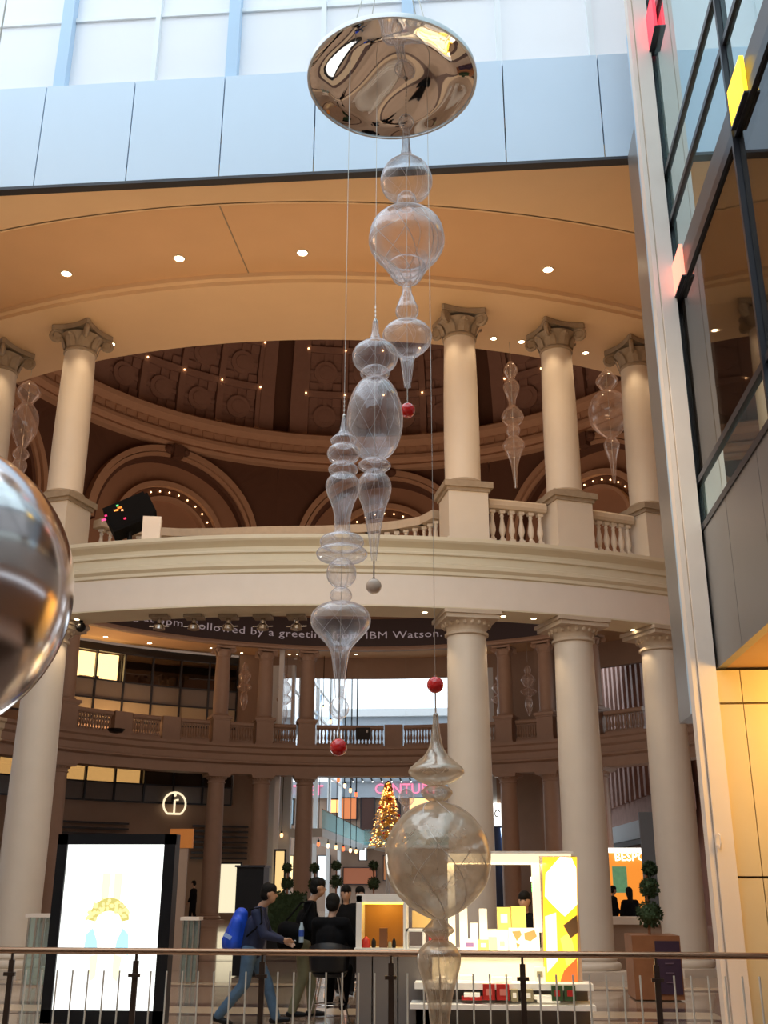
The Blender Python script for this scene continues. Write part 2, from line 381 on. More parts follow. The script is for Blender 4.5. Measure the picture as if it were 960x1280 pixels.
# mezzanine slab behind the far colonnade
mb = MB(); mb.arc([(17.6, 8.05), (22.6, 8.05), (22.6, 8.7), (17.6, 8.7)], -1.6, 1.6, 90); struct('floor_mezzanine', mb, M['brown'])
# recessed bow of the near walkway (floor behind the gap of the balustrade)
mb = MB(); mb.arc([(15.3, 8.45), (17.4, 8.45), (17.4, 8.7), (15.3, 8.7)], PI-.26, PI+.26, 30); struct('floor_bow', mb, M['creamt'])

# --- far LED band with running text
led = thing('message_screen', 'long curved dark screen with grey running text above the far colonnade', 'screen', (RC.x, RC.y+17.2, 14.2))
mb = MB(); mb.arc([(17.2, 14.16), (17.2, 15.7), (17.35, 15.7), (17.35, 14.16)], -1.35, 1.35, 150); mb.build('display', M['led'], led)
mb = MB(); mb.arc([(17.1, 13.92), (17.1, 14.02), (17.16, 14.15), (17.45, 14.15), (17.45, 13.92)], -1.35, 1.35, 150); mb.build('lower_trim', M['brown_col'], led)
TXT = 'meeting at 5pm. Followed by a greeting from IBM Watson.'
v, f = text_verts(TXT, .86, 0, 1.06)
x0, x1 = min(a[0] for a in v), max(a[0] for a in v)
v2, f2 = text_verts('Followed by a greeting from IBM Watson.', .86, 0, 1.06)
a_end = .19; sc = (a_end+.615)*17.17/(max(a[0] for a in v2)-min(a[0] for a in v2))
vs = [ringp(a_end-(x1-p[0])*sc/17.17, 17.17, 14.60+p[1]*.66) for p in v]
MB().add(vs, f).build('lettering', glow('led_text', (.44, .36, .38), .34), led, kind='stuff')

# --- drum, cornice and dome
mb = MB(); mb.arc([(17.9, 15.0), (18.1, 15.0), (18.1, 26.5), (17.9, 26.5)], -PI, PI, 160); struct('wall_drum', mb, M['drum'])
mb = MB(); mb.arc([(18.12, 15.7), (18.3, 15.7), (18.3, 26.5), (18.12, 26.5)], -PI, PI, 120); struct('wall_drum_reflector', mb, M['hallwhite'])  # white skin added round the drum to brighten the clerestory panes
mb = MB(); mb.arc([(17.95, 24.55), (17.0, 24.6), (16.95, 24.8), (17.05, 24.95), (17.0, 25.05), (16.75, 25.15), (16.75, 25.35), (16.95, 25.45), (16.95, 25.95), (16.7, 26.05), (16.45, 26.15), (16.4, 26.4), (16.6, 26.55), (17.95, 26.6)], -PI, PI, 160)
struct('trim_4', mb, M['drum_l'])
# ornament blocks on the cornice frieze
mb0 = MB(); mb0.box(-.22, .22, -.05, .05, -.16, .16); fr_me = mb0.mesh('frieze_block'); fr_me.materials.append(M['drum_l'])
fr = sroot('trim_5', (RC.x, RC.y, 25.7))
for k in range(64):
    a = -1.25+2.5*k/63; o = bpy.data.objects.new('frieze_block', fr_me); COL.objects.link(o); o.parent = fr
    o.location = ringp(a, 16.93, 25.7)-Vector(fr.location); o.rotation_euler = (0, 0, -a)
# arches: spandrel wall with raised rings and inner lunettes, eight round the drum
def arch_arc(mb, ac, r0, r1, rho0, rho1, n=40, zc=19.45, t0=0, t1=PI):
    """ring of an arch laid on the drum: r0..r1 arch radii, rho0..rho1 distance from the centre"""
    vs = []; fs = []
    for i in range(n+1):
        t = t0+(t1-t0)*i/n
        for rr, rho in ((r0, rho0), (r1, rho0), (r1, rho1), (r0, rho1)):
            vs.append(ringp(ac-rr*math.cos(t)/17.2, rho, zc+rr*math.sin(t)))
    for i in range(n):
        for j in range(4): fs.append((i*4+j, i*4+(j+1) % 4, i*4+4+(j+1) % 4, i*4+4+j))
    mb.add(vs, fs)
bulb_pts = []
for k, ac in enumerate((0, -.712, .712, -1.45, 1.45)):
    t = sroot('arch_%s' % ('abcde'[k]), ringp(ac, 17.2, 19.45)); t.name = 'wall_arch'
    mb = MB()                                        # dark spandrel skin outside the arch up to the cornice
    n = 40; vs = []; fs = []; W2 = .356*17.2
    for i in range(n+1):
        th = PI*i/n; xo = -math.cos(th)*5.05; zo = 19.45+math.sin(th)*5.05
        sc_ = W2/max(abs(math.cos(th))*5.05, 1e-3); hz_ = 5.2/max(math.sin(th)*5.05, 1e-3); s_ = min(sc_, hz_)
        vs += [ringp(ac+xo/17.2, 17.45, zo), ringp(ac+xo*s_/17.2, 17.45, 19.45+math.sin(th)*5.05*s_)]
    for i in range(n): fs.append((2*i, 2*i+1, 2*i+3, 2*i+2))
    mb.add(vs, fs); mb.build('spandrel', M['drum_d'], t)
    mb = MB(); arch_arc(mb, ac, 4.55, 4.75, 17.15, 17.9); arch_arc(mb, ac, 4.8, 5.1, 17.0, 17.9); mb.build('arch_moulding', M['drum_l'], t)
    mb = MB(); arch_arc(mb, ac, 4.35, 4.55, 17.3, 17.9); mb.build('shadow_gap', M['drum_d'], t)
    mb = MB(); arch_arc(mb, ac, 2.9, 3.2, 17.45, 17.9); mb.build('inner_moulding', M['drum_l'], t)
    mb = MB(); arch_arc(mb, ac, 2.35, 2.88, 17.75, 17.92); mb.build('light_cove', M['drum_d'], t)
    mb = MB(); arch_arc(mb, ac, 2.15, 2.33, 17.45, 17.9); mb.build('inner_ring', M['drum_l'], t)
    mb = MB()
    for i in range(15):
        th = PI*(i+.5)/15; p = ringp(ac-2.62*math.cos(th)/17.2, 17.6, 19.45+2.62*math.sin(th)); mb.sphere(p, .045, 8, 5)
    mb.build('bulbs', E_SMALL, t, kind='stuff')
    mb = MB(); mb.arc([(16.9, 18.9), (17.5, 18.9), (17.5, 19.45), (16.9, 19.45)], ac-.37, ac-.29, 4); mb.arc([(16.9, 18.9), (17.5, 18.9), (17.5, 19.45), (16.9, 19.45)], ac+.29, ac+.37, 4)
    mb.build('impost', M['drum_l'], t)
    mb = MB(); c = ringp(ac, 16.95, 24.35)            # carved keystone
    mb.obox(c, 1.0, .3, .45, rz=-ac); mb.obox(c+Vector((0, 0, -.1)), .55, .45, .75, rz=-ac)
    for sx in (-1, 1): mb.sphere(c+Vector((sx*.5*math.cos(ac), -sx*.5*math.sin(ac), 0)), .24, 10, 6)
    mb.build('keystone', M['drum_d'], t)
# dome shell
DZ, DR = 26.4, 17.2
def domep(a, e, r=DR): return Vector((RC.x+r*math.cos(e)*math.sin(a), RC.y+r*math.cos(e)*math.cos(a), DZ+r*math.sin(e)))
dome = sroot('ceiling_dome', (RC.x, RC.y, DZ))
vs = []; fs = []; NA, NE = 96, 20
for j in range(NE+1):
    for i in range(NA): vs.append(domep(2*PI*i/NA, (PI/2-.02)*j/NE, 17.55))
for j in range(NE):
    for i in range(NA): fs.append((j*NA+i, j*NA+(i+1) % NA, (j+1)*NA+(i+1) % NA, (j+1)*NA+i))
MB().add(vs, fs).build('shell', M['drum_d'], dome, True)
bays = (0, -.712, .712)
rows = [(.012+.158*k, .012+.158*(k+1)) for k in range(5)]
def dome_patch(mb, a0, a1, e0, e1, r0, r1, na=3, ne=3):
    vs = []; fs = []
    for r_ in (r0, r1):
        for j in range(ne+1):
            for i in range(na+1): vs.append(domep(a0+(a1-a0)*i/na, e0+(e1-e0)*j/ne, r_))
    n1 = (na+1)*(ne+1); w = na+1
    for j in range(ne):
        for i in range(na):
            q = j*w+i; fs.append((q, q+1, q+w+1, q+w)); fs.append((q+n1, q+w+n1, q+w+1+n1, q+1+n1))
    for i in range(na): fs.append((i, i+n1, i+1+n1, i+1)); q = ne*w+i; fs.append((q, q+1, q+1+n1, q+n1))
    for j in range(ne): q = j*w; fs.append((q, q+w, q+w+n1, q+n1)); q = j*w+na; fs.append((q, q+n1, q+w+n1, q+w))
    mb.add(vs, fs)
CW = .1375
for ac in bays:
    aL = ac-4*CW/2
    for k in (0, 1):                                   # border ribs on both sides of the bay
        a = aL-.052 if k == 0 else aL+4*CW+.004
        mb = MB(); dome_patch(mb, a, a+.048, .01, .82, 17.05, 17.6, 1, 12); mb.build('border_rib', M['coffer'], dome)
    for i in range(5):                                 # meridian ribs
        a = aL+i*CW; mb = MB(); dome_patch(mb, a-.011, a+.011, .01, .82, 17.12, 17.6, 1, 12); mb.build('rib', M['coffer'], dome)
    for (e0, e1) in rows+[(.80, .82)]:
        mb = MB(); dome_patch(mb, aL, aL+4*CW, e0-.011, e0+.011, 17.13, 17.6, 8, 1); mb.build('cross_rib', M['coffer'], dome)
    for (e0, e1) in rows:
        for i in range(4):
            a0 = aL+i*CW+.013; a1 = aL+(i+1)*CW-.013; b0, b1 = e0+.012, e1-.012
            am, em = (a0+a1)/2, (b0+b1)/2
            mb = MB()
            dome_patch(mb, a0, a1, b0, b1, 17.42, 17.56, 1, 1)                       # recessed field
            dome_patch(mb, am-.007, am+.007, b0, b1, 17.30, 17.45, 1, 1)            # cross bars
            dome_patch(mb, a0, a1, em-.007, em+.007, 17.30, 17.45, 1, 1)
            n = 16                                                                     # raised round boss
            for (rr, h0, h1) in ((.040, 17.22, 17.44), (.024, 17.16, 17.25)):
                ce = math.cos(em); ring = [domep(am+rr*math.cos(2*PI*q/n)/ce, em+rr*math.sin(2*PI*q/n), h) for h in (h0, h1) for q in range(n)]
                mb.add(ring, [tuple(range(n))]+[(q, (q+1) % n, n+(q+1) % n, n+q) for q in range(n)])
            cq = .030                                                                   # four corner fields
            for sa in (0, 1):
                for se in (0, 1):
                    A = (a0, a0+cq) if sa == 0 else (a1-cq, a1); B = (b0, b0+cq) if se == 0 else (b1-cq, b1)
                    dome_patch(mb, A[0], A[1], B[0], B[1], 17.26, 17.44, 1, 1)
            mb.build('coffer', M['coffer'], dome)
    mb = MB()
    for (e0, e1) in rows:
        for i in range(5): mb.sphere(domep(aL+i*CW, e0+.0, 17.05), .05, 8, 5)
    mb.build('bulbs', E_SMALL, dome, kind='stuff')
# --- outer curved walls of the rotunda at 22.5 m
def wall_arc(name, a0, a1, z0, z1, m, r=22.5, th=.3):
    mb = MB(); mb.arc([(r, z0), (r+th, z0), (r+th, z1), (r, z1)], a0, a1, max(4, int(abs(a1-a0)*40))); return struct(name, mb, m)
wall_arc('wall_left_rotunda', -.40, -.262, 0, 14.7, M['brown'])
wall_arc('wall_left_lower', -1.9, -.40, 0, 6.0, M['brown'])
wall_arc('wall_left_upper', -1.9, -.40, 8.0, 10.2, M['brown'])
wall_arc('wall_right_rotunda', .262, .50, 0, 14.7, M['brown'])
wall_arc('wall_right_header', .50, 1.1, 13.2, 14.7, M['brown'])
wall_arc('wall_right_end', 1.1, 2.0, 0, 14.7, M['brown'])
wall_arc('wall_over_hall', -.265, .265, 13.4, 14.7, M['brown'])
wall_arc('wall_left_end', -2.1, -1.9, 0, 14.7, M['brown'])
# closing walls between rotunda and atrium, left and right of the ring
mb = MB(); mb.box(-27, -14.5, 22.0, 22.4, 0, 14.6); struct('wall_closing_left', mb, M['brown'])
mb = MB(); mb.box(6.5, 18, 24.0, 24.4, 0, 14.6); struct('wall_closing_right', mb, M['brown'])
# roof slab round the dome: a ring so that the dome stays open
clip_soffit(18.05, 40, 15.45, 'roof', M['brown'], .25)
mb = MB(); mb.arc([(18.1, 15.45), (30, 15.45), (30, 15.7), (18.1, 15.7)], PI+1.25, 3*PI-1.25, 90)
struct('roof_rear', mb, M['brown'])

# --- office windows on the far left, two storeys, each panel its own piece
wA = sroot('window_2', ringp(-.85, 22.4, 10.2)); wB = sroot('window_3', ringp(-.85, 22.4, 6.0))
def curved_panel(mb, a0, a1, z0, z1, r=22.4, t=.06): mb.arc([(r, z0), (r+t, z0), (r+t, z1), (r, z1)], a0, a1, 2)
pitch = .074; a = -.405-pitch*12; lit_hi = {3, 4}
n = 0
aL0 = -.405-pitch*12
for k in range(12):
    a0 = aL0+k*pitch; a1 = a0+pitch
    mid = (a0+a1)/2
    upper_m = E_OFFICE if -.93 < mid < -.70 else M['officedark']
    for z0, z1, mm, nm in ((10.2, 11.28, M['frost_l'], 'cream_panel'), (11.34, 12.3, M['frost_d'], 'dark_panel')):
        mb = MB(); curved_panel(mb, a0+.0022, a1-.0022, z0, z1); mb.build(nm, mm, wA)
    mb = MB(); curved_panel(mb, a0+.0022, a1-.0022, 12.36, 13.9, 22.4, .02); mb.build('pane', G_PANE if upper_m is E_OFFICE else G_DARK, wA)
    mb = MB(); curved_panel(mb, a0, a1, 12.3, 14.0, 23.4 if upper_m is E_OFFICE else 22.9, .03); mb.build('office_back', upper_m, wA)
    mb = MB(); mb.arc([(22.3, 10.2), (22.5, 10.2), (22.5, 14.0), (22.3, 14.0)], a0-.0022, a0+.0022, 1); mb.build('mullion', M['dark'], wA)
    # lower strip
    mb = MB(); curved_panel(mb, a0+.0022, a1-.0022, 6.05, 6.9); mb.build('dark_panel', M['frost_d'], wB)
    mb = MB(); curved_panel(mb, a0+.0022, a1-.0022, 6.95, 8.0, 22.4, .02); mb.build('pane', G_DARK, wB)
    mb = MB(); curved_panel(mb, a0, a1, 6.9, 8.0, 23.2, .03); mb.build('office_back', E_OFFICE if (mid < -.6 and k % 4 != 1) else M['officedark'], wB)
    mb = MB(); mb.arc([(22.3, 6.0), (22.5, 6.0), (22.5, 8.05), (22.3, 8.05)], a0-.0022, a0+.0022, 1); mb.build('mullion', M['dark'], wB)
for z in (10.2, 11.3, 12.33, 13.93):
    mb = MB(); mb.arc([(22.3, z-.03), (22.5, z-.03), (22.5, z+.05), (22.3, z+.05)], aL0, -.405, 30); mb.build('transom', M['dark'], wA)
for z in (5.98, 6.92):
    mb = MB(); mb.arc([(22.3, z-.03), (22.5, z-.03), (22.5, z+.05), (22.3, z+.05)], aL0, -.405, 30); mb.build('transom', M['dark'], wB)
mb = MB(); mb.arc([(23.5, 10), (23.8, 10), (23.8, 14.6), (23.5, 14.6)], aL0-.1, -.38, 30); mb.arc([(23.5, 5.5), (23.8, 5.5), (23.8, 8.3), (23.5, 8.3)], aL0-.1, -.38, 30); struct('wall_office_back', mb, M['officedark'])
# desk things in the lit office
for px in (110, 117, 128, 134, 140, 146):
    d = Vector((px-90, 0, 0)); a_ = -.86+(px-100)*.0021
    mb = MB(); p = ringp(a_, 22.9, 12.35); h = random.uniform(.15, .6); mb.obox(p+Vector((0, 0, h/2)), .28, .2, h, rz=-a_)
    tag(mb.build('box_file', random.choice([M['black'], M['frost_d'], M['brown_col']])), 'small dark box or monitor on the lit office sill, %s' % {110: 'first from left', 117: 'second from left', 128: 'third from left', 134: 'fourth from left', 140: 'fifth from left', 146: 'last at right'}[px], 'office box', 'things on the lit office sill')

# ================================================================= COLUMNS
def torus_prof(z, r0, h, n=6): return [(r0+h/2*math.sin(PI*i/n), z-h/2*math.cos(PI*i/n)) for i in range(n+1)]
def lower_column(ms, mc, label):
    t = thing('column', label, 'column')
    MB().box(-.62, .62, -.62, .62, 0, .16).build('plinth', ms, t)
    MB().lathe([(.60, .16)]+torus_prof(.24, .50, .16)[1:]+[(.50, .33)]+torus_prof(.38, .46, .10)[1:]+[(.46, .45)], n=40).build('base', ms, t, True)
    MB().lathe([(.46, .45), (.465, 2.4), (.455, 4), (.435, 5.5), (.415, 6.78)], n=40).build('shaft', ms, t, True)
    b = MB().lathe([(.42, 6.74), (.47, 6.76), (.47, 6.81), (.425, 6.83), (.43, 6.90), (.47, 6.95), (.54, 7.03), (.56, 7.05)], n=40).build('capital', mc, t, True)
    e = MB()
    for i in range(20):
        a = 2*PI*i/20; e.sphere((.50*math.cos(a), .50*math.sin(a), 6.99), .045, 6, 5, (1, 1, 1.25))
    e.build('egg_moulding', mc, b, kind='stuff')
    MB().box(-.58, .58, -.58, .58, 7.05, 7.14).box(-.62, .62, -.62, .62, 7.14, 7.225).build('abacus', mc, t)
    return t
def upper_column(ms, mc, label):
    t = thing('column', label, 'column')
    q = MB().box(-.50, .50, -.50, .50, 8.74, 8.86).box(-.45, .45, -.45, .45, 8.86, 10.0).build('pedestal', ms, t)
    MB().box(-.49, .49, -.49, .49, 9.94, 10.02).box(-.55, .55, -.55, .55, 10.02, 10.16).build('pedestal_cap', mc, q)
    MB().lathe([(.50, 10.16)]+torus_prof(10.22, .43, .10)[1:]+[(.41, 10.29)], n=36).build('base', mc, t, True)
    MB().lathe([(.405, 10.28), (.41, 11.4), (.40, 12.5), (.375, 13.6), (.365, 13.95)], n=36).build('shaft', ms, t, True)
    b = MB().lathe([(.37, 13.9), (.40, 13.92), (.40, 13.97), (.375, 13.99), (.39, 14.15), (.46, 14.3), (.50, 14.36)], n=32)
    b = b.build('capital', mc, t, True)
    # eight acanthus leaves and four corner scrolls
    lf = MB()
    for i in range(8):
        a = 2*PI*i/8; c, s_ = math.cos(a), math.sin(a)
        pr = [(.385, 13.99, .12), (.42, 14.12, .13), (.47, 14.24, .10), (.54, 14.29, .05), (.52, 14.24, .03)]
        vs = []
        for r_, z_, w_ in pr: vs += [(r_*c-w_*s_, r_*s_+w_*c, z_), ((r_+.03)*c, (r_+.03)*s_, z_), (r_*c+w_*s_, r_*s_-w_*c, z_)]
        lf.add(vs, [(3*j+k, 3*j+k+1, 3*j+k+4, 3*j+k+3) for j in range(4) for k in (0, 1)])
    lf.build('leaves', mc, b)
    for i in range(4):
        a = PI/4+PI/2*i; c, s_ = math.cos(a), math.sin(a); sp = MB()
        pts = []
        for k in range(22):
            th = k*.5; rr = .15*(1-k/26)
            pts.append(((.60+rr*math.cos(th-PI/2))*c, (.60+rr*math.cos(th-PI/2))*s_, 14.30+rr*math.sin(th+PI/2)))
        sp.tube([(.40*c, .40*s_, 14.36), (.5*c, .5*s_, 14.44)]+pts, .052, 6)
        sp.obox((.60*c, .60*s_, 14.30), .16, .10, .16, rz=a)
        sp.build('scroll', mc, b)
    ab = MB(); n = 8; pts = []
    for i in range(4):
        a0 = PI/4+PI/2*i; a1 = a0+PI/2
        p0 = Vector((math.cos(a0), math.sin(a0)))*.80; p1 = Vector((math.cos(a1), math.sin(a1)))*.80
        for k in range(n):
            u = .06+.88*k/(n-1); p = p0.lerp(p1, u); inn = (p0+p1).normalized()*(-.13*math.sin(PI*u)); pts.append(p+inn)
    N = len(pts)
    ab.add([(p.x, p.y, z) for z in (14.46, 14.585) for p in pts], [tuple(range(N))[::-1], tuple(range(N, 2*N))]+[(i, (i+1) % N, N+(i+1) % N, N+i) for i in range(N)])
    ab.build('abacus', mc, t)
    return t
def put(o, a, label, r=R):
    p = ringp(a, r); o.location = (p.x, p.y, 0); o.rotation_euler = (0, 0, -a); o['label'] = label
NEAR = [(PI-.263, 'just right of the centre opening'), (PI-.402, 'second to the right of the centre opening'), (PI-.531, 'beside the grey wall fin'), (PI+.263, 'just left of the centre opening'), (PI+.402, 'second to the left of the centre opening'), (PI+.531, 'behind the silver ball')]
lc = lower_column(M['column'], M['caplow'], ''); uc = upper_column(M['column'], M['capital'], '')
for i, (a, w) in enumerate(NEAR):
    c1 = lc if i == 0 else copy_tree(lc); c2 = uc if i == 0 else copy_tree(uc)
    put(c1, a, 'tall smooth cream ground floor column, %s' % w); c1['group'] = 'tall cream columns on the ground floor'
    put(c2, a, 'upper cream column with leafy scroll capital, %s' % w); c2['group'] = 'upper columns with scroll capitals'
FAR = [(-.98, 'behind the bright screen at far left'), (-.500, 'third left of the hall opening'), (-.366, 'second left of the hall opening'), (-.236, 'at the left edge of the hall opening'), (.377, 'at the right edge of the hall opening'), (.508, 'second right of the hall opening'), (.66, 'third right of the hall opening')]
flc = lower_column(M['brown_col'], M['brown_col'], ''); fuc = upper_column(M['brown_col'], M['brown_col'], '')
def squash(o):
    if o.type == 'MESH':
        for v_ in o.data.vertices:
            if v_.co.z > 10.3: v_.co.z = 10.3+(v_.co.z-10.3)*(13.91-10.3)/(14.6-10.3)
    for c_ in o.children: squash(c_)
squash(fuc)
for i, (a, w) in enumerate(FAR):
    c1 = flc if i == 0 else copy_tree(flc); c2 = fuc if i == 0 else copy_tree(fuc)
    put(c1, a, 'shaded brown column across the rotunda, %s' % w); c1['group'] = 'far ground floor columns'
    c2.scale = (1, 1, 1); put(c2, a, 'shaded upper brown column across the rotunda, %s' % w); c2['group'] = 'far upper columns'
    if i == 0: pass
# a square pier behind the right-hand far columns
for z0, z1, nm in ((0, 8.0, 'ground floor'), (8.7, 14.6, 'upper floor')):
    p = ringp(.452, 20.4); mb = MB(); mb.obox((p.x, p.y, (z0+z1)/2), 1.1, .8, z1-z0, rz=-.45)
    tag(mb.build('pier', M['brown_col']), 'square brown pier between the right far columns on the %s' % nm, 'pier')

# ================================================================= BALUSTRADES
bal = MB().box(-.062, .062, -.062, .062, 0, .07).lathe([(.045, .07), (.05, .10), (.035, .13), (.05, .18), (.075, .27), (.07, .34), (.045, .48), (.034, .58), (.05, .62), (.035, .64), (.045, .68)], n=12).box(-.062, .062, -.062, .062, .68, .75)
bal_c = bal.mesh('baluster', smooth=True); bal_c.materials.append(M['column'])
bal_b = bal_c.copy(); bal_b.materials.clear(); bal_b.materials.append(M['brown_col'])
def balustrade(label, a0, a1, n, me, ms, mc, r=17.8, path=None, group='balustrades'):
    mid = ringp((a0+a1)/2, r, 8.74) if path is None else Vector((RC.x, 23, 8.74))
    t = thing('balustrade', label, 'balustrade', mid, 0, group)
    if path is None:
        ns = max(4, int(abs(a1-a0)*60))
        MB().arc([(r-.13, 9.72), (r+.13, 9.72), (r+.17, 9.78), (r+.17, 9.88), (r+.13, 9.93), (r-.13, 9.93), (r-.17, 9.88), (r-.17, 9.78)], a0, a1, ns).build('top_rail', mc, t)
        MB().arc([(r-.13, 8.74), (r+.13, 8.74), (r+.13, 8.92), (r+.10, 8.96), (r-.10, 8.96), (r-.13, 8.92)], a0, a1, ns).build('bottom_rail', ms, t)
        pos = [(ringp(a0+(a1-a0)*(i+.5)/n, r, 8.96), -(a0+(a1-a0)*(i+.5)/n)) for i in range(n)]
    else:
        pos = []
        tr, br = MB(), MB()
        for i in range(len(path)-1):
            p, q = path[i], path[i+1]; d = q-p; rz = math.atan2(d.y, d.x); L = d.length+.04
            tr.obox(((p.x+q.x)/2, (p.y+q.y)/2, 9.83), L, .34, .2, rz=rz); br.obox(((p.x+q.x)/2, (p.y+q.y)/2, 8.82), L, .26, .24, rz=rz)
        tr.build('top_rail', mc, t); br.build('bottom_rail', ms, t)
        Ls = [0]
        for i in range(len(path)-1): Ls.append(Ls[-1]+(path[i+1]-path[i]).length)
        for k in range(n):
            s_ = Ls[-1]*(k+.5)/n; i = max(j for j in range(len(Ls)-1) if Ls[j] <= s_); u = (s_-Ls[i])/(Ls[i+1]-Ls[i]); p = path[i].lerp(path[i+1], u)
            pos.append((Vector((p.x, p.y, 8.96)), 0))
    for p, rz in pos:
        o = bpy.data.objects.new('baluster', me); COL.objects.link(o); o.parent = t; o.location = p-mid; o.rotation_euler = (0, 0, rz)
    return t
hw = .031
balustrade('cream balustrade between the first and second upper columns on the right', PI-.402+hw, PI-.263-hw, 6, bal_c, M['column'], M['caplow'])
balustrade('cream balustrade between the second and third upper columns on the right', PI-.531+hw, PI-.402-hw, 6, bal_c, M['column'], M['caplow'])
balustrade('cream balustrade between the first and second upper columns on the left', PI+.263+hw, PI+.402-hw, 6, bal_c, M['column'], M['caplow'])
balustrade('cream balustrade left of the second left column, behind the silver ball', PI+.402+hw, PI+.531-hw, 6, bal_c, M['column'], M['caplow'])
half = [(.0, 15.45), (1.2, 15.45), (2.3, 15.62), (3.1, 15.95), (3.7, 16.35), (4.05, 16.9)]
pts = []
for dx, rr in half: pts.append(Vector((RC.x+dx, RC.y-math.sqrt(rr*rr-dx*dx), 0)))
path = [Vector((2*RC.x-p.x, p.y, 0)) for p in pts[:0:-1]]+pts
balustrade('long bowed balustrade across the centre opening of the walkway', 0, 0, 36, bal_c, M['column'], M['caplow'], path=path)
for (a0, a1, n, w) in ((-1.15, -.98, 14, 'far left behind the silver ball'), (-.98, -.80, 13, 'under the lit office'), (-.80, -.65, 11, 'below the dark office windows'), (-.65, -.500, 11, 'below the right end of the office windows'), (-.500, -.366, 9, 'between the third and second far left columns'), (-.366, -.236, 9, 'between the second far left column and the hall opening'), (-.236, .03, 19, 'across the left of the hall opening'), (.03, .19, 11, 'across the middle of the hall opening'), (.19, .377, 13, 'across the right of the hall opening'), (.377, .508, 9, 'between the two right far columns'), (.508, .66, 10, 'in front of the brick facade'), (.66, .85, 13, 'at the right end by the brick facade')):
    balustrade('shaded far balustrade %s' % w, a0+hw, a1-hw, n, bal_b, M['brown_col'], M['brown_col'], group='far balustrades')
for a in (-.80, -.65, .03, .19):                      # intermediate pedestals of the far balustrade
    p = ringp(a, 17.8); mb = MB(); mb.obox((p.x, p.y, 9.35), .96, .5, 1.2, rz=-a)
    tag(mb.build('balustrade_pier', M['brown_col']), {-.80: 'left brown pedestal block under the lit office', -.65: 'brown pedestal block under the dark office', .03: 'brown pedestal block mid hall opening', .19: 'brown pedestal block right in the hall opening', .70: 'brown pedestal block before the brick facade'}[a], 'pedestal')

# ================================================================= RIGHT WALL: pier, fin, curtain wall
mb = MB(); mb.box(3.13, 3.20, 14.95, 15.2, 0, 21); mb.box(3.22, 3.46, 14.92, 15.25, 0, 21); struct('wall_pier', mb, M['cream'])
mb = MB(); mb.box(3.20, 3.22, 14.96, 15.2, 0, 21); struct('trim_6', mb, M['caplow'])
fin = sroot('wall_fin', (3.2, 15.6, 4.1))
mb = MB(); mb.box(3.20, 3.5, 15.62, 16.52, 4.07, 14.58); mb.build('cladding', M['grey'], fin)
mb = MB(); mb.box(3.19, 3.5, 15.26, 15.60, 4.07, 16.5); mb.build('edge_strip', M['frame_blue'], fin)
wr = sroot('wall_right', (3.5, 12, 4.6))
XW = 3.5
# metal spandrel panels
yj = [15.2, 13.55, 11.9, 10.25, 8.6, 6.95, 5.3, 3.6, 1.9, .2, -1.5, -4, -8, -12]
for a, b in zip(yj[:-1], yj[1:]):
    mb = MB(); mb.box(XW, XW+.12, b+.008, a-.008, 4.62, 6.66); mb.build('metal_panel', M['grey'], wr)
mb = MB(); mb.box(XW+.04, XW+.3, -12, 15.2, 4.72, 6.7); mb.build('panel_backing', M['dark'], wr)
w4 = sroot('window_4', (3.5, 12, 6.7))
def hbar(z0, z1, m=M['dark'], x0=-.02, x1=.06): MB().box(XW+x0, XW+x1, -12, 15.2, z0, z1).build('transom', m, w4)
hbar(6.66, 6.76); hbar(7.38, 7.48); hbar(10.55, 10.72); hbar(10.72, 11.2, mat('band_dark_grey', (.10, .09, .09), .4), .02, .1); hbar(12.0, 12.1); hbar(12.95, 13.05); hbar(15.9, 16.05)
ym = [15.12, 11.1, 7.1, 3.1, -.9, -4.9, -8.9, -12]
for y_ in ym: MB().box(XW-.05, XW+.1, y_-.032, y_+.032, 6.7, 21).build('mullion', M['dark'], w4)
zb = [(6.76, 7.38, G_TEAL), (7.48, 10.55, G_DARK), (11.2, 12.0, G_TEAL), (12.1, 12.95, G_TEAL), (13.05, 15.9, G_TEAL), (16.05, 20.9, G_TEAL)]
for a, b in zip(ym[:-1], ym[1:]):
    for z0, z1, mm in zb: MB().box(XW+.02, XW+.045, b+.05, a-.05, z0, z1).build('pane', mm, w4)
hbar(20.9, 21.1)
# dark room behind the glass
mb = MB(); mb.box(7.5, 7.7, -12, 15.2, 4.6, 21); mb.box(3.85, 7.6, -12, 15.2, 4.72, 4.8); mb.box(3.6, 7.6, 15.25, 15.4, 4.7, 21); mb.box(3.7, 7.6, -12, 15.2, 10.6, 11.2); struct('wall_shop_interior', mb, M['brown'])
# lit coloured boxes on the dark band
for y0, y1, z0, z1, colr, s_, lb in ((10.35, 10.98, 10.62, 11.16, (1, .62, .02), 2.2, 'glowing yellow light box behind the right glass wall'), (14.3, 14.98, 10.6, 11.16, (1, .30, .20), 1.6, 'glowing salmon light box behind the right glass wall'), (14.35, 15.0, 15.55, 16.3, (1, .05, .08), 1.3, 'red light box high at the corner of the glass wall')):
    t = thing('light_box', lb, 'light box', (XW-.02, (y0+y1)/2, z0))
    MB().box(XW-.07, XW-.02, y0, y1, z0, z1).build('lit_face', glow('box_%.2f' % (colr[1]), colr, s_), t)
    MB().box(XW-.075, XW+.02, y0-.02, y1+.02, z0-.03, z0).build('housing', M['dark'], t)
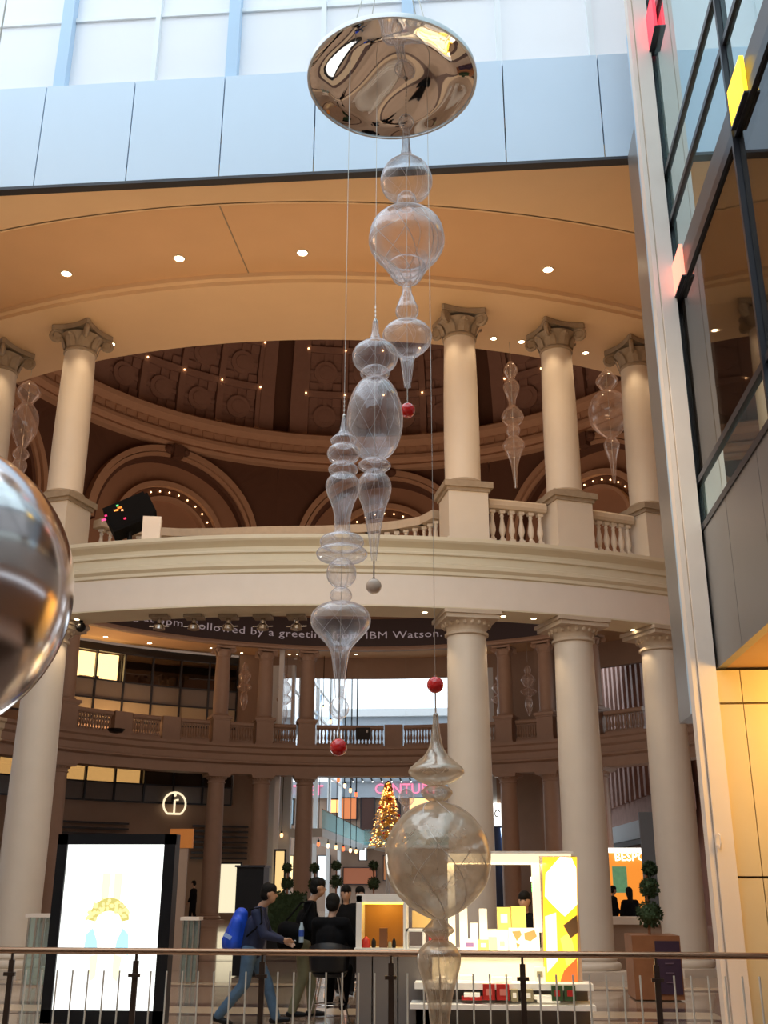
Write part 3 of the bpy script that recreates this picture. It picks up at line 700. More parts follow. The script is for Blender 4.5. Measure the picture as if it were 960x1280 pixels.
# limestone wall under the overhang, joints between the slabs
wn = sroot('wall_right_base', (4.5, 15.1, 0))
MB().box(3.5, 9, 15.12, 15.3, 0, 4.6).build('joint_backing', M['capital'], wn)
for i in range(4):
    for z0, z1 in ((0, 1.83), (1.85, 4.12), (4.14, 4.6)):
        x0 = 3.46 if i == 0 else 3.80+.72*(i-1)*1.6; x1 = 3.80+.72*i*1.6 if i else 3.80
        MB().box(x0+.006, x1-.006, 14.99, 15.12, z0, z1-.01).build('stone_slab', M['tile'], wn)
mb = MB(); mb.box(3.53, 9, -12, 15.0, 4.63, 4.70); struct('ceiling_overhang', mb, mat('orange_soffit', (.66, .40, .18), .6, noise=.05))
t = thing('wall_hook', 'small pale hook shaped fitting on the cream pier', 'fitting', atY(899, 1052, 14.9))
p = atY(899, 1052, 14.9); MB().tube([p+Vector((0, 0, .10)), p+Vector((.01, -.04, .08)), p+Vector((.012, -.05, -.02)), p+Vector((0, -.02, -.10)), p+Vector((-.02, 0, -.04))], .012, 6).build('loop', M['cream'], t)

# ================================================================= HALL BEYOND
mb = MB(); mb.box(-12.0, -10.2, 60.5, 61, 0, 14); mb.box(1.0, 1.6, 61, 84, 0, 13.8); struct('wall_hall_right', mb, M['hallwhite'])
w5 = sroot('window_5', (-10.3, 62, 0))                       # glazed left side of the hall
for y_ in (56.6, 63.5, 70.7, 77.5, 84): MB().box(-10.4, -10.15, y_-.12, y_+.12, 0, 17).build('mullion', M['frame_white'], w5)
for z_ in (4.5, 9.2, 12.6, 14.5): MB().box(-10.35, -10.2, 61, 84, z_-.06, z_+.06).build('transom', M['frame_white'], w5)
for a, b in ((56.6, 63.5), (63.5, 70.7), (70.7, 77.5), (77.5, 84)):
    MB().box(-10.3, -10.28, a+.1, b-.1, 9.3, 14.4).build('pane', G_PANE, w5)
for i in range(4): MB().tube([(-10.25, 61+6*i, 9.3), (-10.25, 66+6*i, 14.2)], .07, 6).build('brace', M['frame_blue'], w5)
mb = MB(); mb.box(-10.2, 6, 84, 84.4, 9.5, 14.6); struct('wall_hall_end', mb, M['hallgrey'])
mb = MB(); mb.box(-10.2, 6, 83.6, 84, 14.5, 15.1); struct('trim_11', mb, M['hallwhite'])
mb = MB(); mb.box(-17, 6, 84.2, 84.5, 8.25, 9.5); struct('wall_sign_band', mb, M['hallgrey'])
mb = MB(); mb.box(-18, 6, 84.5, 90, 0, 8.3); struct('wall_hall_shops', mb, M['brown'])
sg = thing('shop_sign', 'pink lit shop sign on the far blue grey band', 'sign', atY(510, 992, 84.1))
letters('CENTURY', 1.1, atY(508, 992, 84.15), glow('pink_neon', (1, .22, .36), 1.1), sg, .05)
sg2 = thing('shop_sign', 'pink lit shop sign seen between the left far columns', 'sign', atY(385, 994, 84.1))
letters('OUTLET', 1.1, atY(372, 994, 84.15), MATS['pink_neon'], sg2, .05)
# shop windows, upper and lower row
wl = []
for i, (x0, y0, x1, y1, cc, s_) in enumerate(((410, 1000, 424, 1016, (1, .45, .15), 1.6), (428, 998, 446, 1024, (.7, .22, .08), .7), (452, 998, 468, 1038, (.10, .04, .03), .1), (480, 1000, 500, 1040, (.12, .06, .05), .1), (512, 998, 542, 1012, (1, .5, .2), 1.7), (358, 1000, 366, 1030, (.35, .5, .6), .6), (345, 1070, 366, 1100, (1, .72, .35), 1.3), (398, 1070, 412, 1100, (.75, .85, .9), 1.0), (430, 1085, 470, 1105, (.35, .12, .06), .5), (450, 1060, 458, 1075, (1, 1, 1), 2), (480, 1070, 500, 1100, (.5, .2, .08), .5))):
    p = atY((x0+x1)/2, (y0+y1)/2, 84.4); q0 = atY(x0, y0, 84.4); q1 = atY(x1, y1, 84.4)
    t = thing('shop_window', 'lit shop window in the far hall, %s' % ('top row one', 'red toned, upper row', 'dark, upper row', 'dark, behind the christmas tree', 'orange, upper row at right', 'pale blue, far left', 'yellow, lower left', 'pale white, lower', 'dim red, lower middle', 'small bright square', 'dim brown, lower right')[i], 'window', p, 0, 'shop windows at the end of the hall')
    MB().box(q0.x, q1.x, 84.25, 84.52, q1.z, q0.z).build('display', glow('shopwin%d' % i, cc, s_), t)
    f_ = MB(); w_ = .07
    f_.box(q0.x-w_, q0.x, 84.2, 84.45, q1.z-w_, q0.z+w_); f_.box(q1.x, q1.x+w_, 84.2, 84.45, q1.z-w_, q0.z+w_); f_.box(q0.x, q1.x, 84.2, 84.45, q0.z, q0.z+w_); f_.box(q0.x, q1.x, 84.2, 84.45, q1.z-w_, q1.z)
    f_.build('frame', M['dark'], t)
# left balcony of the hall with glass front, and its end
bl = sroot('floor_balcony', (-9, 70, 4.5))
MB().box(-10.2, -8.3, 60, 84, 4.3, 4.75).build('slab', M['hallwhite'], bl)
MB().box(-10.2, 2, 82.5, 84.4, 4.5, 4.9).build('slab', M['hallwhite'], bl)
for i in range(8): MB().box(-8.34, -8.3, 60+3*i+.04, 63+3*i-.04, 4.75, 5.75).build('glass_panel', G_BALU, bl)
for i in range(4): MB().box(-8.2+2.5*i, -5.75+2.5*i, 82.4, 82.44, 4.7, 5.8).build('glass_panel', G_BALU, bl)
MB().box(-8.36, -8.28, 60, 84, 5.75, 5.8).build('handrail', M['steel'], bl)
# christmas tree on a white stand
tp = atY(485, 1063, 60); tr = thing('christmas_tree', 'gold lit christmas tree on a white stand beyond the rotunda', 'christmas tree', (tp.x, 60, 0))
mb = MB(); H0, H1 = 3.75, 7.25
for i in range(900):
    u = random.random()**1.15; z = H0+(H1-H0)*u; rr = 1.0*(1-u)**.85*random.uniform(.55, 1.05)+.04; a = random.uniform(0, 2*PI)
    c = Vector((tp.x+rr*math.cos(a), 60+rr*math.sin(a), z)); s_ = random.uniform(.06, .14)
    d1 = Vector((math.cos(a)*.8, math.sin(a)*.8, -.5))*s_*2; d2 = Vector((-math.sin(a), math.cos(a), .2))*s_
    mb.add([c-d2, c+d2, c+d1], [(0, 1, 2)])
o = mb.build('foliage', M['gold'], tr, kind='stuff')
for nm, cc, n, s_ in (('fairy_lights', glow('gold_bulb', (1, .5, .12), 5), 170, .035), ('baubles', M['red'], 40, .08)):
    mb = MB()
    for i in range(n):
        u = random.random()**1.2; a = random.uniform(0, 2*PI); rr = 1.02*(1-u)**.85+.04
        mb.sphere((tp.x+rr*math.cos(a), 60+rr*math.sin(a), H0+(H1-H0)*u), s_, 6, 4)
    mb.build(nm, cc, tr, kind='stuff')
MB().lathe([(.02, 3.3), (.05, 3.3), (.12, 3.5), (.75, 3.6), (.8, 3.7), (.02, 3.8)], (tp.x, 60, 0), 20).build('canopy', M['hallwhite'], tr, True)
MB().lathe([(.45, 0), (.45, .1), (.12, .15), (.12, 3.4)], (tp.x, 60, 0), 16, True).build('stand', M['hallwhite'], tr)
# strings of hanging bulbs
low = [(352, 1044, 60), (398, 1055, 62), (410, 1057, 63), (420, 1059, 64), (429, 1061, 65), (438, 1063, 66), (445, 1064, 67)]
hi = [(391, 872, 60), (404, 886, 61), (413, 902, 62), (423, 975, 60), (431, 982, 61), (438, 988, 62), (445, 993, 63)]
ORD = ('first', 'second', 'third', 'fourth', 'fifth', 'sixth', 'seventh')
for k in range(8): MB().box(-10.2, -2, 59.96+k-.04, 60.04+k, 14.9, 15.0).build('trim_12', M['frame_white'], None, kind='structure')
for i, (px, py, Y) in enumerate(low+hi):
    p = atY(px, py, Y); t = thing('pendant_bulb', '%s bulb on a black cord, %s from left, %s hall row' % (('orange', 'red', 'amber')[i % 3], ORD[i % 7], 'lower' if i < 7 else 'upper'), 'pendant lamp', p, 0, 'pendant bulbs in the hall')
    MB().sphere(p, .11, 10, 8, (.8, .8, 1.3)).build('bulb', glow('bulbc%d' % (i % 3), ((1, .5, .2), (1, .10, .03), (1, .62, .35))[i % 3], 3.2), t, True)
    MB().tube([p+Vector((0, 0, .1)), (p.x, p.y, 14.95)], .022, 5).build('cord', M['black'], t)
    MB().lathe([(.06, .1), (.05, .22), (.02, .24)], p, 8).build('socket', M['black'], t)
# security cameras / ceiling lamps row under the beam: small track spots
for i in range(7):
    p = atY(440+12*i, 973, 83.9); t = thing('track_lamp', 'small track lamp above the pink sign, %s from left' % ORD[i], 'lamp', p, 0, 'track lamps in the hall')
    MB().tube([p, p+Vector((.12, -.2, -.25))], .07, 8).build('head', M['black'], t); MB().sphere(p+Vector((.12, -.2, -.27)), .06, 8, 5).build('lens', E_WHITE, t)
# right side: white sign on dark blue wall and neon line
t = thing('shop_sign', 'white lit square sign with a curled mark between right columns', 'sign', atY(621, 1018, 60.9)); q0, q1 = atY(614, 1004, 60.8), atY(629, 1032, 60.8)
MB().box(q0.x, q1.x, 60.75, 60.9, q1.z, q0.z).build('lit_panel', E_WHITE, t)
pm = (q0+q1)/2; MB().tube([(pm.x+.18*math.cos(.5+k*.55)*(1-k/16), 60.72, pm.z+.25*math.sin(.5+k*.55)*(1-k/16)) for k in range(10)], .035, 6).build('mark', M['dark'], t)
q0, q1 = atY(612, 1033, 60.8), atY(631, 1110, 60.8)
t = thing('shopfront_board', 'dark blue shopfront panel with a slanted white neon line', 'panel', (q0.x, 60.8, 0)); MB().box(q0.x, q1.x, 60.7, 60.9, 0, q0.z).build('panel', mat('dark_blue', (.03, .05, .11), .4), t)
MB().tube([atY(627, 1035, 60.65), atY(633, 1100, 60.65)], .06, 6).build('neon_tube', glow('blue_neon', (.6, .8, 1), 3), t)

# ---- brick building seen to the right
bk = thing('brick_building', 'pink brick building with tall narrow dark windows seen through right columns', 'building', (10, 62, 0))
A = Vector((10.55, 54.5, 0)); B = Vector((8.3, 92, 0)); D = (B-A); L = D.length; ux = D/L; rz = math.atan2(D.y, D.x)
MB().obox(A+D/2+Vector((.9, 0, 10)), L, .3, 20, rz=rz).build('wall', M['brick'], bk)
n = 26
wnd = 0
for i in range(n):
    c = A+ux*(L*(i+.5)/n)
    MB().obox((c.x, c.y, 11.9), .55, .5, 10.5, rz=rz).build('brick_pillar', M['brick'], bk)
    c2 = A+ux*(L*(i+1)/n)
    w_ = MB().obox((c2.x+.3, c2.y, 11.9), .95, .06, 10.3, rz=rz).build('window', G_DARK, bk)
    MB().obox((c2.x+.25, c2.y, 7.2), .8, .08, .8, rz=rz).build('lower_pane', G_TEAL, w_)
MB().obox(A+D/2+Vector((-.1, 0, 4.9)), L, .6, 1.0, rz=rz).build('canopy', M['hallwhite'], bk)
MB().obox(A+D/2+Vector((-.3, 0, 4.2)), L, .5, .28, rz=rz).build('canopy_edge', M['dark'], bk)
MB().obox(A+D/2+Vector((.2, 0, 6.0)), L, .5, 1.3, rz=rz).build('string_course', M['brick'], bk)
# orange shopfront
q0, q1 = atY(752, 1066, 50), atY(835, 1140, 50)
t = thing('shopfront', 'bright orange shopfront with white letters behind the right columns', 'shopfront', (q0.x, 50, 0))
MB().box(q0.x, q1.x, 50, 50.2, 0, q0.z).build('orange_wall', glow('orange_wall', (1, .32, .04), .75), t)  # wall colour emits, standing in for light on the shopfront
qa, qb = atY(752, 1060, 50), atY(820, 1066, 50); MB().box(qa.x, qb.x, 49.9, 50.2, qb.z, qa.z).build('light_strip', E_WHITE, t)
letters('BESPOKE', .5, atY(797, 1076, 49.95), E_WHITE, t, .04)
qa, qb = atY(765, 1083, 49.9), atY(785, 1116, 49.9); MB().box(qa.x, qb.x, 49.85, 49.95, qb.z, qa.z).build('poster', mat('leaf_poster', (.10, .22, .10), .5, noise=.9, nscale=5, emit=(.15, .35, .18), es=.5), t)
# tall grey totem
q0, q1 = atY(802, 1018, 27), atY(834, 1140, 27)
t = thing('totem', 'tall blank dark grey totem panel right of the shopfront', 'totem', (q0.x, 27, 0)); MB().obox(((q0.x+q1.x)/2, 27, 1.72), .56, .14, 3.44).build('panel', mat('slate_grey', (.13, .14, .16), .5), t)
MB().obox((q1.x-.03, 26.98, 1.74), .05, .18, 3.48).build('edge', M['black'], t)
# low counter wall behind planter
q0, q1 = atY(757, 1146, 25), atY(870, 1156, 25)
t = thing('counter', 'low dark counter with a pale stone top behind the boxed topiary', 'counter', (q0.x, 25, 0))
MB().box(q0.x, q1.x, 25, 25.4, 0, q1.z).build('front', M['brown'], t); MB().box(q0.x-.05, q1.x, 24.9, 25.5, q1.z, q0.z).build('top', M['cream'], t)
# topiary in a wooden box
c = atY(812, 1170, 19); t = thing('topiary', 'three ball clipped topiary in a red brown wooden box', 'potted tree', (c.x, 19, 0), 0)
def leafball(mb, c, r, n=260, s=.05):
    mb.sphere(c, r*.88, 16, 10)
    for i in range(n):
        d = Vector((random.gauss(0, 1), random.gauss(0, 1), random.gauss(0, 1))).normalized(); p = Vector(c)+d*r*random.uniform(.88, 1.04)
        a = d.orthogonal().normalized(); b = d.cross(a); th = random.uniform(0, 6.28); e = a*math.cos(th)+b*math.sin(th)
        mb.add([p-e*s*.5, p+e*s*.5, p+d*s+e.cross(d)*s*.4], [(0, 1, 2)])
for py, rp, nm in ((1086, 7, 'top_ball'), (1110, 10, 'middle_ball'), (1143, 14, 'bottom_ball')):
    p = atY(812, py, 19); mb = MB(); leafball(mb, p, rp*19/1390*1.02); mb.build(nm, M['green'], t)
MB().tube([(c.x, 19, .9), (c.x+.02, 19, 1.9)], .025, 8).build('stem', M['wood'], t)
q0, q1 = atY(785, 1168, 19), atY(850, 1240, 19); pb = MB().box(q0.x, q1.x, 18.6, 19.5, .02, q0.z).build('planter_box', M['wood'], t)
MB().box(q0.x+.36, q1.x-.02, 18.58, 18.6, .1, q0.z-.08).build('dark_panel', mat('dark_purple', (.05, .025, .05), .4), pb)
for k in range(3): MB().box(q0.x+.5, q1.x-.14, 18.565, 18.58, .55-.14*k, .565-.14*k).build('faint_line', mat('faint_line', (.16, .10, .14), .4), pb)

# ================================================================= LEFT BACKGROUND (below the offices)
t = thing('info_sign', 'round white lit information symbol on the brown wall', 'sign', ringp(-.548, 22.3, 5.9))
ctr = ringp(-.548, 22.3, 5.95); ta = Vector((math.cos(-.548), -math.sin(-.548), 0))
def onw(x, z): return ctr+ta*x+Vector((0, 0, z))
rr = .62; ptsI = [onw(rr*math.cos(-.72*PI/2+2*PI*k/40*.86-.0+1*0), rr*math.sin(-.72*PI/2+2*PI*k/40*.86)) for k in range(0)]
a0 = -55*PI/180; arcp = [onw(rr*math.cos(a0+(290*PI/180)*k/36), rr*math.sin(a0+(290*PI/180)*k/36)) for k in range(37)]
MB().tube(arcp+[arcp[0]], .055, 6).build('ring', E_CREAM, t); MB().tube([onw(0, -.5), onw(0, .2), onw(.2, .24)], .065, 6).build('letter_stem', E_CREAM, t)
MB().sphere(onw(0, .48), .08, 8, 6).build('dot', E_CREAM, t)
lv = thing('louvre_vent', 'dark horizontal louvre grille low on the brown wall', 'vent', ringp(-.78, 22.2, 4))
for k in range(7): MB().arc([(22.15, 3.1+.28*k), (22.3, 3.1+.28*k), (22.3, 3.22+.28*k), (22.15, 3.2+.28*k)], -.93, -.66, 10).build('slat', M['officedark'], lv)
lv = thing('louvre_vent', 'dark horizontal louvre grille between the far left columns', 'vent', ringp(-.42, 22.2, 4))
for k in range(7): MB().arc([(22.15, 3.1+.28*k), (22.3, 3.1+.28*k), (22.3, 3.22+.28*k), (22.15, 3.2+.28*k)], -.50, -.36, 6).build('slat', M['officedark'], lv)
for i, (x0, y0, x1, y1, cc, s_, lb) in enumerate(((272, 1080, 298, 1141, (1, .9, .62), .8, 'pale lit shop window beyond the left far column'), (62, 1095, 72, 1130, (.7, .75, .75), .4, 'small grey window left of the bright screen'), (345, 1064, 354, 1118, (1, .7, .3), .8, 'narrow yellow shop window by the hall opening'))):
    q0, q1 = atY(x0, y0, 56), atY(x1, y1, 56); t = thing('shop_window', lb, 'window', ((q0.x+q1.x)/2, 56, q1.z))
    MB().box(q0.x, q1.x, 56, 56.1, max(.05, q1.z), q0.z).build('display', glow('lw%d' % i, cc, s_), t); MB().box(q0.x-.08, q0.x, 55.95, 56.1, 0.02, q0.z+.1).box(q1.x, q1.x+.08, 55.95, 56.1, 0.02, q0.z+.1).box(q0.x, q1.x, 55.95, 56.1, q0.z, q0.z+.1).build('frame', M['dark'], t)
# orange panel and pillar right of the light box
q0, q1 = atY(213, 1036, 24), atY(240, 1060, 24); t = thing('hanging_sign', 'small orange panel above the right corner of the screen', 'sign', ((q0.x+q1.x)/2, 24, 0))
MB().box(q0.x, q1.x, 24, 24.1, q1.z, q0.z).build('panel', mat('orange_panel', (.45, .16, .03), .5, emit=(.5, .15, .02), es=.25), t); MB().box(q0.x+.05, q1.x-.1, 24.02, 24.09, .0, q1.z).build('post', M['brown_col'], t)
# glass screen with white edge left of walker
for (x0, x1, y0, Y, lb) in ((230, 250, 1146, 21, 'frosted glass planter screen with a pale top near the striding man'), (38, 66, 1142, 20, 'low glass screen left of the bright poster screen')):
    q0, q1 = atY(x0, y0, Y), atY(x1, y0, Y); t = thing('glass_screen', lb, 'screen', ((q0.x+q1.x)/2, Y, 0))
    MB().box(q0.x, q1.x, Y-.02, Y+.02, .03, q0.z-.05).build('glass', G_BALU, t); MB().box(q0.x-.03, q1.x+.03, Y-.15, Y+.15, q0.z-.06, q0.z).build('top', M['cream'], t)
    for k in range(4): xx = q0.x+(q1.x-q0.x)*k/3; MB().box(xx-.015, xx+.015, Y-.04, Y+.04, .0, q0.z-.05).build('post', M['steel'], t)
# black cabinet and hedge with topiary balls
q0, q1 = atY(296, 1084, 22.5), atY(330, 1084, 22.5); t = thing('cabinet', 'tall black cabinet behind the man in the navy jacket', 'cabinet', ((q0.x+q1.x)/2, 22.5, 0))
MB().box(q0.x, q1.x, 22.5, 23.1, .02, q0.z).build('body', M['black'], t); MB().box(q0.x-.03, q1.x+.03, 22.45, 23.12, q0.z, q0.z+.04).build('lid', M['dark'], t)
q0, q1 = atY(338, 1118, 30), atY(380, 1118, 30); t = thing('hedge_planter', 'dark clipped hedge planter in the middle of the rotunda', 'hedge', ((q0.x+q1.x)/2, 30, 0))
mb = MB(); mb.box(q0.x, q1.x, 29.7, 30.6, .5, q0.z)
for i in range(500):
    p = Vector((random.uniform(q0.x, q1.x), random.choice((29.68, random.uniform(29.7, 30.6))), random.uniform(.6, q0.z+.05))); s_ = .07
    mb.add([p, p+Vector((s_, -.03, .02)), p+Vector((.02, -.05, s_))], [(0, 1, 2)])
mb.build('foliage', M['green'], t); MB().box(q0.x-.05, q1.x+.05, 29.6, 30.7, 0, .5).build('trough', M['black'], t)
for i, (px, y1_, y2_) in enumerate(((359, 1085, 1104), (393, 1085, 1105), (420, 1082, 1102), (467, 1082, 1104))):
    Y = 31+i; p = atY(px, 1120, Y); t = thing('topiary', 'two ball topiary, %s in the row beyond the walkers' % ('first', 'second', 'third', 'fourth')[i], 'potted tree', (p.x, Y, 0), 0, 'ball topiaries in the rotunda')
    for py, rp, nm in ((y1_, 4.6, 'top_ball'), (y2_, 6.5, 'lower_ball')):
        c = atY(px, py, Y); mb = MB(); leafball(mb, c, rp*Y/1390, 120, .07); mb.build(nm, M['green'], t)
    MB().tube([(p.x, Y, .5), (p.x, Y, atY(px, y1_, Y).z)], .03, 6).build('stem', M['wood'], t)
    MB().box(p.x-.3, p.x+.3, Y-.3, Y+.3, 0, .55).build('pot', M['black'], t)

# ================================================================= MIRROR DISH AND GLASS ORNAMENTS
dc = atY(490, 94, 9.0); DX, DY, DZZ = dc.x, 9.0, 9.84; DRR = .885
dish = thing('mirror_dish', 'round mirror polished dish with silver rim holding the glass pendants', 'ceiling dish', (DX, DY, DZZ))
vs = []; fs = []; n = 72; rings = 22
for j in range(rings+1):
    r_ = DRR*j/rings
    for i in range(n):
        a = 2*PI*i/n; x_, y_ = r_*math.cos(a), r_*math.sin(a)
        z_ = .040*math.sin(x_*3.6+1.3)*math.cos(y_*2.6+x_*1.3-.2)+.006*math.sin(y_*5+x_*2.5)
        z_ -= .045*(1-(r_/DRR)**2); vs.append((DX+x_, DY+y_, DZZ+z_*min(1, (1-r_/DRR)*4)))
for j in range(rings):
    for i in range(n): fs.append((j*n+i, j*n+(i+1) % n, (j+1)*n+(i+1) % n, (j+1)*n+i))
mb = MB(); mb.add(vs, fs); mb.lathe([(DRR, 0), (DRR-.01, .03), (.02, .16)], (DX, DY, DZZ), 72); mb.build('mirror', M['chrome'], dish, True)
MB().lathe([(DRR-.004, -.012), (DRR+.022, -.012), (DRR+.026, .02), (DRR+.022, .045), (DRR-.02, .06)], (DX, DY, DZZ), 72).build('rim', M['silver'], dish, True)
for k in range(4):
    a = PI/4+PI/2*k; MB().tube([(DX+.6*math.cos(a), DY+.6*math.sin(a), DZZ+.13), (DX+.1*math.cos(a), DY+.1*math.sin(a), DZZ+2.2)], .006, 5).build('hanger_cable', M['wire'], dish)
MB().tube([(DX, DY, DZZ+2.2), (DX, DY, 21.7)], .01, 6).build('main_cable', M['wire'], dish)

def catmull(pts, k=5):
    out = []
    for i in range(len(pts)-1):
        p0 = pts[max(i-1, 0)]; p1 = pts[i]; p2 = pts[i+1]; p3 = pts[min(i+2, len(pts)-1)]
        for j in range(k):
            t = j/k; a = []
            for c in (0, 1):
                a.append(.5*((2*p1[c])+(-p0[c]+p2[c])*t+(2*p0[c]-5*p1[c]+4*p2[c]-p3[c])*t*t+(-p0[c]+3*p1[c]-3*p2[c]+p3[c])*t**3))
            out.append(tuple(a))
    out.append(pts[-1]); return out
def glass_chain(label, Y, top, xy0, xy1, pieces, ball, ballmat, glassm, hook_y, fine=True, group=None, wire=True, wname='cable'):
    """pieces: lists of (pixel y, pixel radius) along an axis from pixel xy0 to xy1; one blown glass body each"""
    def ax(py): u = (py-xy0[1])/(xy1[1]-xy0[1]); return xy0[0]+(xy1[0]-xy0[0])*u
    def P(py, pr=0):
        c = atY(ax(py), py, Y); e = atY(ax(py)+10, py, Y); return c, (e-c).length*pr/10
    first, _ = P(pieces[0][0][0]); last, _ = P(pieces[-1][-1][0])
    X = (first.x+last.x)/2
    t = thing('glass_pendant', label, 'glass ornament', (X, Y, last.z), 0, group)
    for pc in pieces:
        nm = 'glass_bulb'; pr = []
        for py, r_ in catmull(pc, 6 if fine else 5):
            c, rr = P(py, r_); pr.append((max(.001, rr), c.z))
        mb = MB(); mb.lathe(pr, (X, Y, 0), 40 if fine else 20); ob = mb.build(nm, glassm, t, True)
        rmax = max(r for r, z in pr)
        if fine and rmax > .10:                          # drawn white threads inside the glass
            mt = mat('glass_thread', (.85, .84, .86), .3)
            nthr = 8
            tb = MB()
            for q in range(nthr):
                tw = 2.2 if rmax > .2 else .9; sgn = 1
                ptsq = [(X+r*.985*math.cos(2*PI*q/nthr+tw*k/len(pr)*sgn), Y+r*.985*math.sin(2*PI*q/nthr+tw*k/len(pr)*sgn), z) for k, (r, z) in enumerate(pr)]
                tb.tube(ptsq, .0012 if rmax < .3 else .0034, 4)
            tb.build('glass_threads', mt, ob, kind='stuff')
    zt = P(pieces[0][0][0])[0].z
    hk, _ = P(hook_y)
    if wire: MB().tube([(X, Y, top), (X, Y, hk.z)], .0028 if fine else .008, 5).build(wname, M['wire'], t)
    if fine:
        hkm = MB(); zz = hk.z; k = 0
        while zz > zt+.01:
            hkm.obox((X, Y, zz-.012), .012 if k % 2 else .004, .004 if k % 2 else .012, .026); zz -= .022; k += 1
        hkm.build('hook_chain', M['steel'], t)
        MB().lathe([(.001, zt+.015), (.012, zt+.012), (.018, zt), (.018, zt-.02), (.012, zt-.025)], (X, Y, 0), 12).build('cap', M['steel'], t)
    zl = last.z
    MB().tube([(X, Y, zt), (X, Y, zl)], .003 if fine else .008, 5).build('core_cable', M['wire'], t)
    if ball:
        c, rr = P(*ball); b = MB().sphere((X, Y, c.z), rr, 24, 16).build('ball', ballmat, t, True)
        hi_, lo_ = max(zl, c.z), min(zl, c.z)
        if c.z > zt: hi_, lo_ = c.z, zt
        MB().tube([(X, Y, hi_), (X, Y, lo_)], .007, 8).build('ball_rod', M['steel'], t)
        MB().lathe([(.006, rr+.012), (.013, rr+.01), (.013, rr-.01)], (X, Y, c.z), 10).build('ball_cap', M['steel'], t)
    return t
mz = DZZ-.02
glass_chain('long clear glass pendant hung highest, red ball at its tip', 9.25, mz, (507, 140), (510, 500),
 [[(143, 1), (147, 7), (152, 9.5), (158, 8), (163, 4.5)], [(163, 4.5), (180, 5), (195, 8), (203, 17), (212, 27), (226, 32.5), (238, 29), (246, 19), (250, 11)],
  [(243, 8), (247, 11.5), (253, 12.5), (259, 11), (262, 7), (264, 10), (267, 14)], [(267, 14), (271, 30), (283, 43), (302, 47.5), (316, 42), (327, 32), (335, 26), (341, 22), (350, 16), (356, 6)],
  [(322, 26), (328, 20), (334, 24), (340, 18), (346, 14)],
  [(356, 5.5), (366, 6), (376, 10), (388, 14.5), (396, 12), (401, 6), (404, 8)], [(404, 8), (407, 20), (413, 28), (421, 31), (432, 27), (441, 17), (447, 10), (462, 7), (484, 4)]],
 (513, 9.7), M['red'], G_ORN, 122)
glass_chain('clear glass pendant with big egg shaped bulb and pearl ball below', 8.75, mz, (471, 397), (465, 733),
 [[(400, 2.5), (405, 3.5), (418, 5), (426, 9), (431, 18), (438, 26), (447, 28.5), (456, 25), (463, 16), (466, 10)], [(459, 9), (462, 15), (467, 18.5), (472, 15), (475, 8)],
  [(473, 9), (480, 20), (495, 29), (515, 34.5), (535, 34.5), (555, 29), (568, 20), (576, 9)], [(573, 8), (577, 16), (582, 20.5), (587, 16), (590, 8)],
  [(588, 8), (594, 15), (602, 20), (611, 21.5), (622, 19), (640, 13), (660, 9), (680, 6), (701, 3.2)]],
 (733, 9.7), M['pearl'], G_ORN, 380)
glass_chain('longest glass pendant of stacked rings and bulbs, red ball lowest', 8.5, mz, (431, 520), (422, 935),
 [[(520, 2), (530, 3.5), (540, 6), (546, 12), (551, 16.5), (556, 13), (558, 9)], [(556, 8), (560, 17), (567, 20.5), (575, 17), (579, 9)], [(578, 9), (582, 15), (587, 18.5), (593, 15), (595, 10)],
  [(593, 11), (598, 18), (606, 21.5), (616, 20), (628, 15), (642, 11), (656, 10), (666, 11), (672, 15)], [(669, 10), (672, 24), (678, 27.5), (684, 24), (687, 15)], [(683, 16), (687, 28), (693, 32), (699, 27), (702, 12)],
  [(698, 6), (703, 13), (710, 17.5), (717, 18.5), (724, 17.5), (731, 12), (735, 5)], [(734, 5), (738, 11), (744, 13.8), (750, 12), (755, 6)],
  [(752, 8), (757, 24), (765, 34), (775, 37.5), (785, 35), (795, 27), (805, 18), (815, 12), (832, 9), (850, 7), (872, 5.5)], [(871, 5), (876, 9), (882, 12), (888, 12.2), (895, 9), (899, 3)]],
 (934, 10.8), M['red'], G_ORN, 492)
glass_chain('low amber tinted glass pendant with large round globe, red ball above', 9.0, mz, (547, 850), (548, 1290),
 [[(893, 3.2), (905, 4), (920, 6), (935, 9.5), (945, 16), (953, 25), (960, 33), (966, 35), (972, 30), (978, 20), (982, 9)], [(981, 8), (985, 16), (991, 20), (997, 16), (1002, 9)],
  [(1002, 9), (1008, 27), (1020, 44), (1040, 59), (1060, 65.5), (1076, 66.5), (1095, 64), (1115, 54), (1132, 38), (1143, 22), (1149, 8)],
  [(1149, 8), (1155, 13), (1163, 19.5), (1170, 13), (1175, 8)], [(1174, 8), (1179, 17), (1188, 25), (1198, 27.5), (1210, 26), (1228, 21), (1250, 16), (1280, 12), (1320, 8), (1360, 3)]],
 (856, 10.5), M['red'], G_MILK, 846)
# large polished silver ball at the left edge
bc = Vector((-3.12, 5.47, 3.29))
t = thing('silver_ball', 'huge polished silver ball hanging at the left edge', 'hanging ball', bc)
MB().sphere(bc, .88, 96, 64).build('globe', M['ball_mirror'], t, True)
MB().lathe([(.10, .86), (.10, .93), (.03, .97)], bc, 20).build('cap', M['steel'], t, True)
MB().tube([bc+Vector((0, 0, .95)), (bc.x, bc.y, 21.7)], .006, 6).build('cable', M['wire'], t)
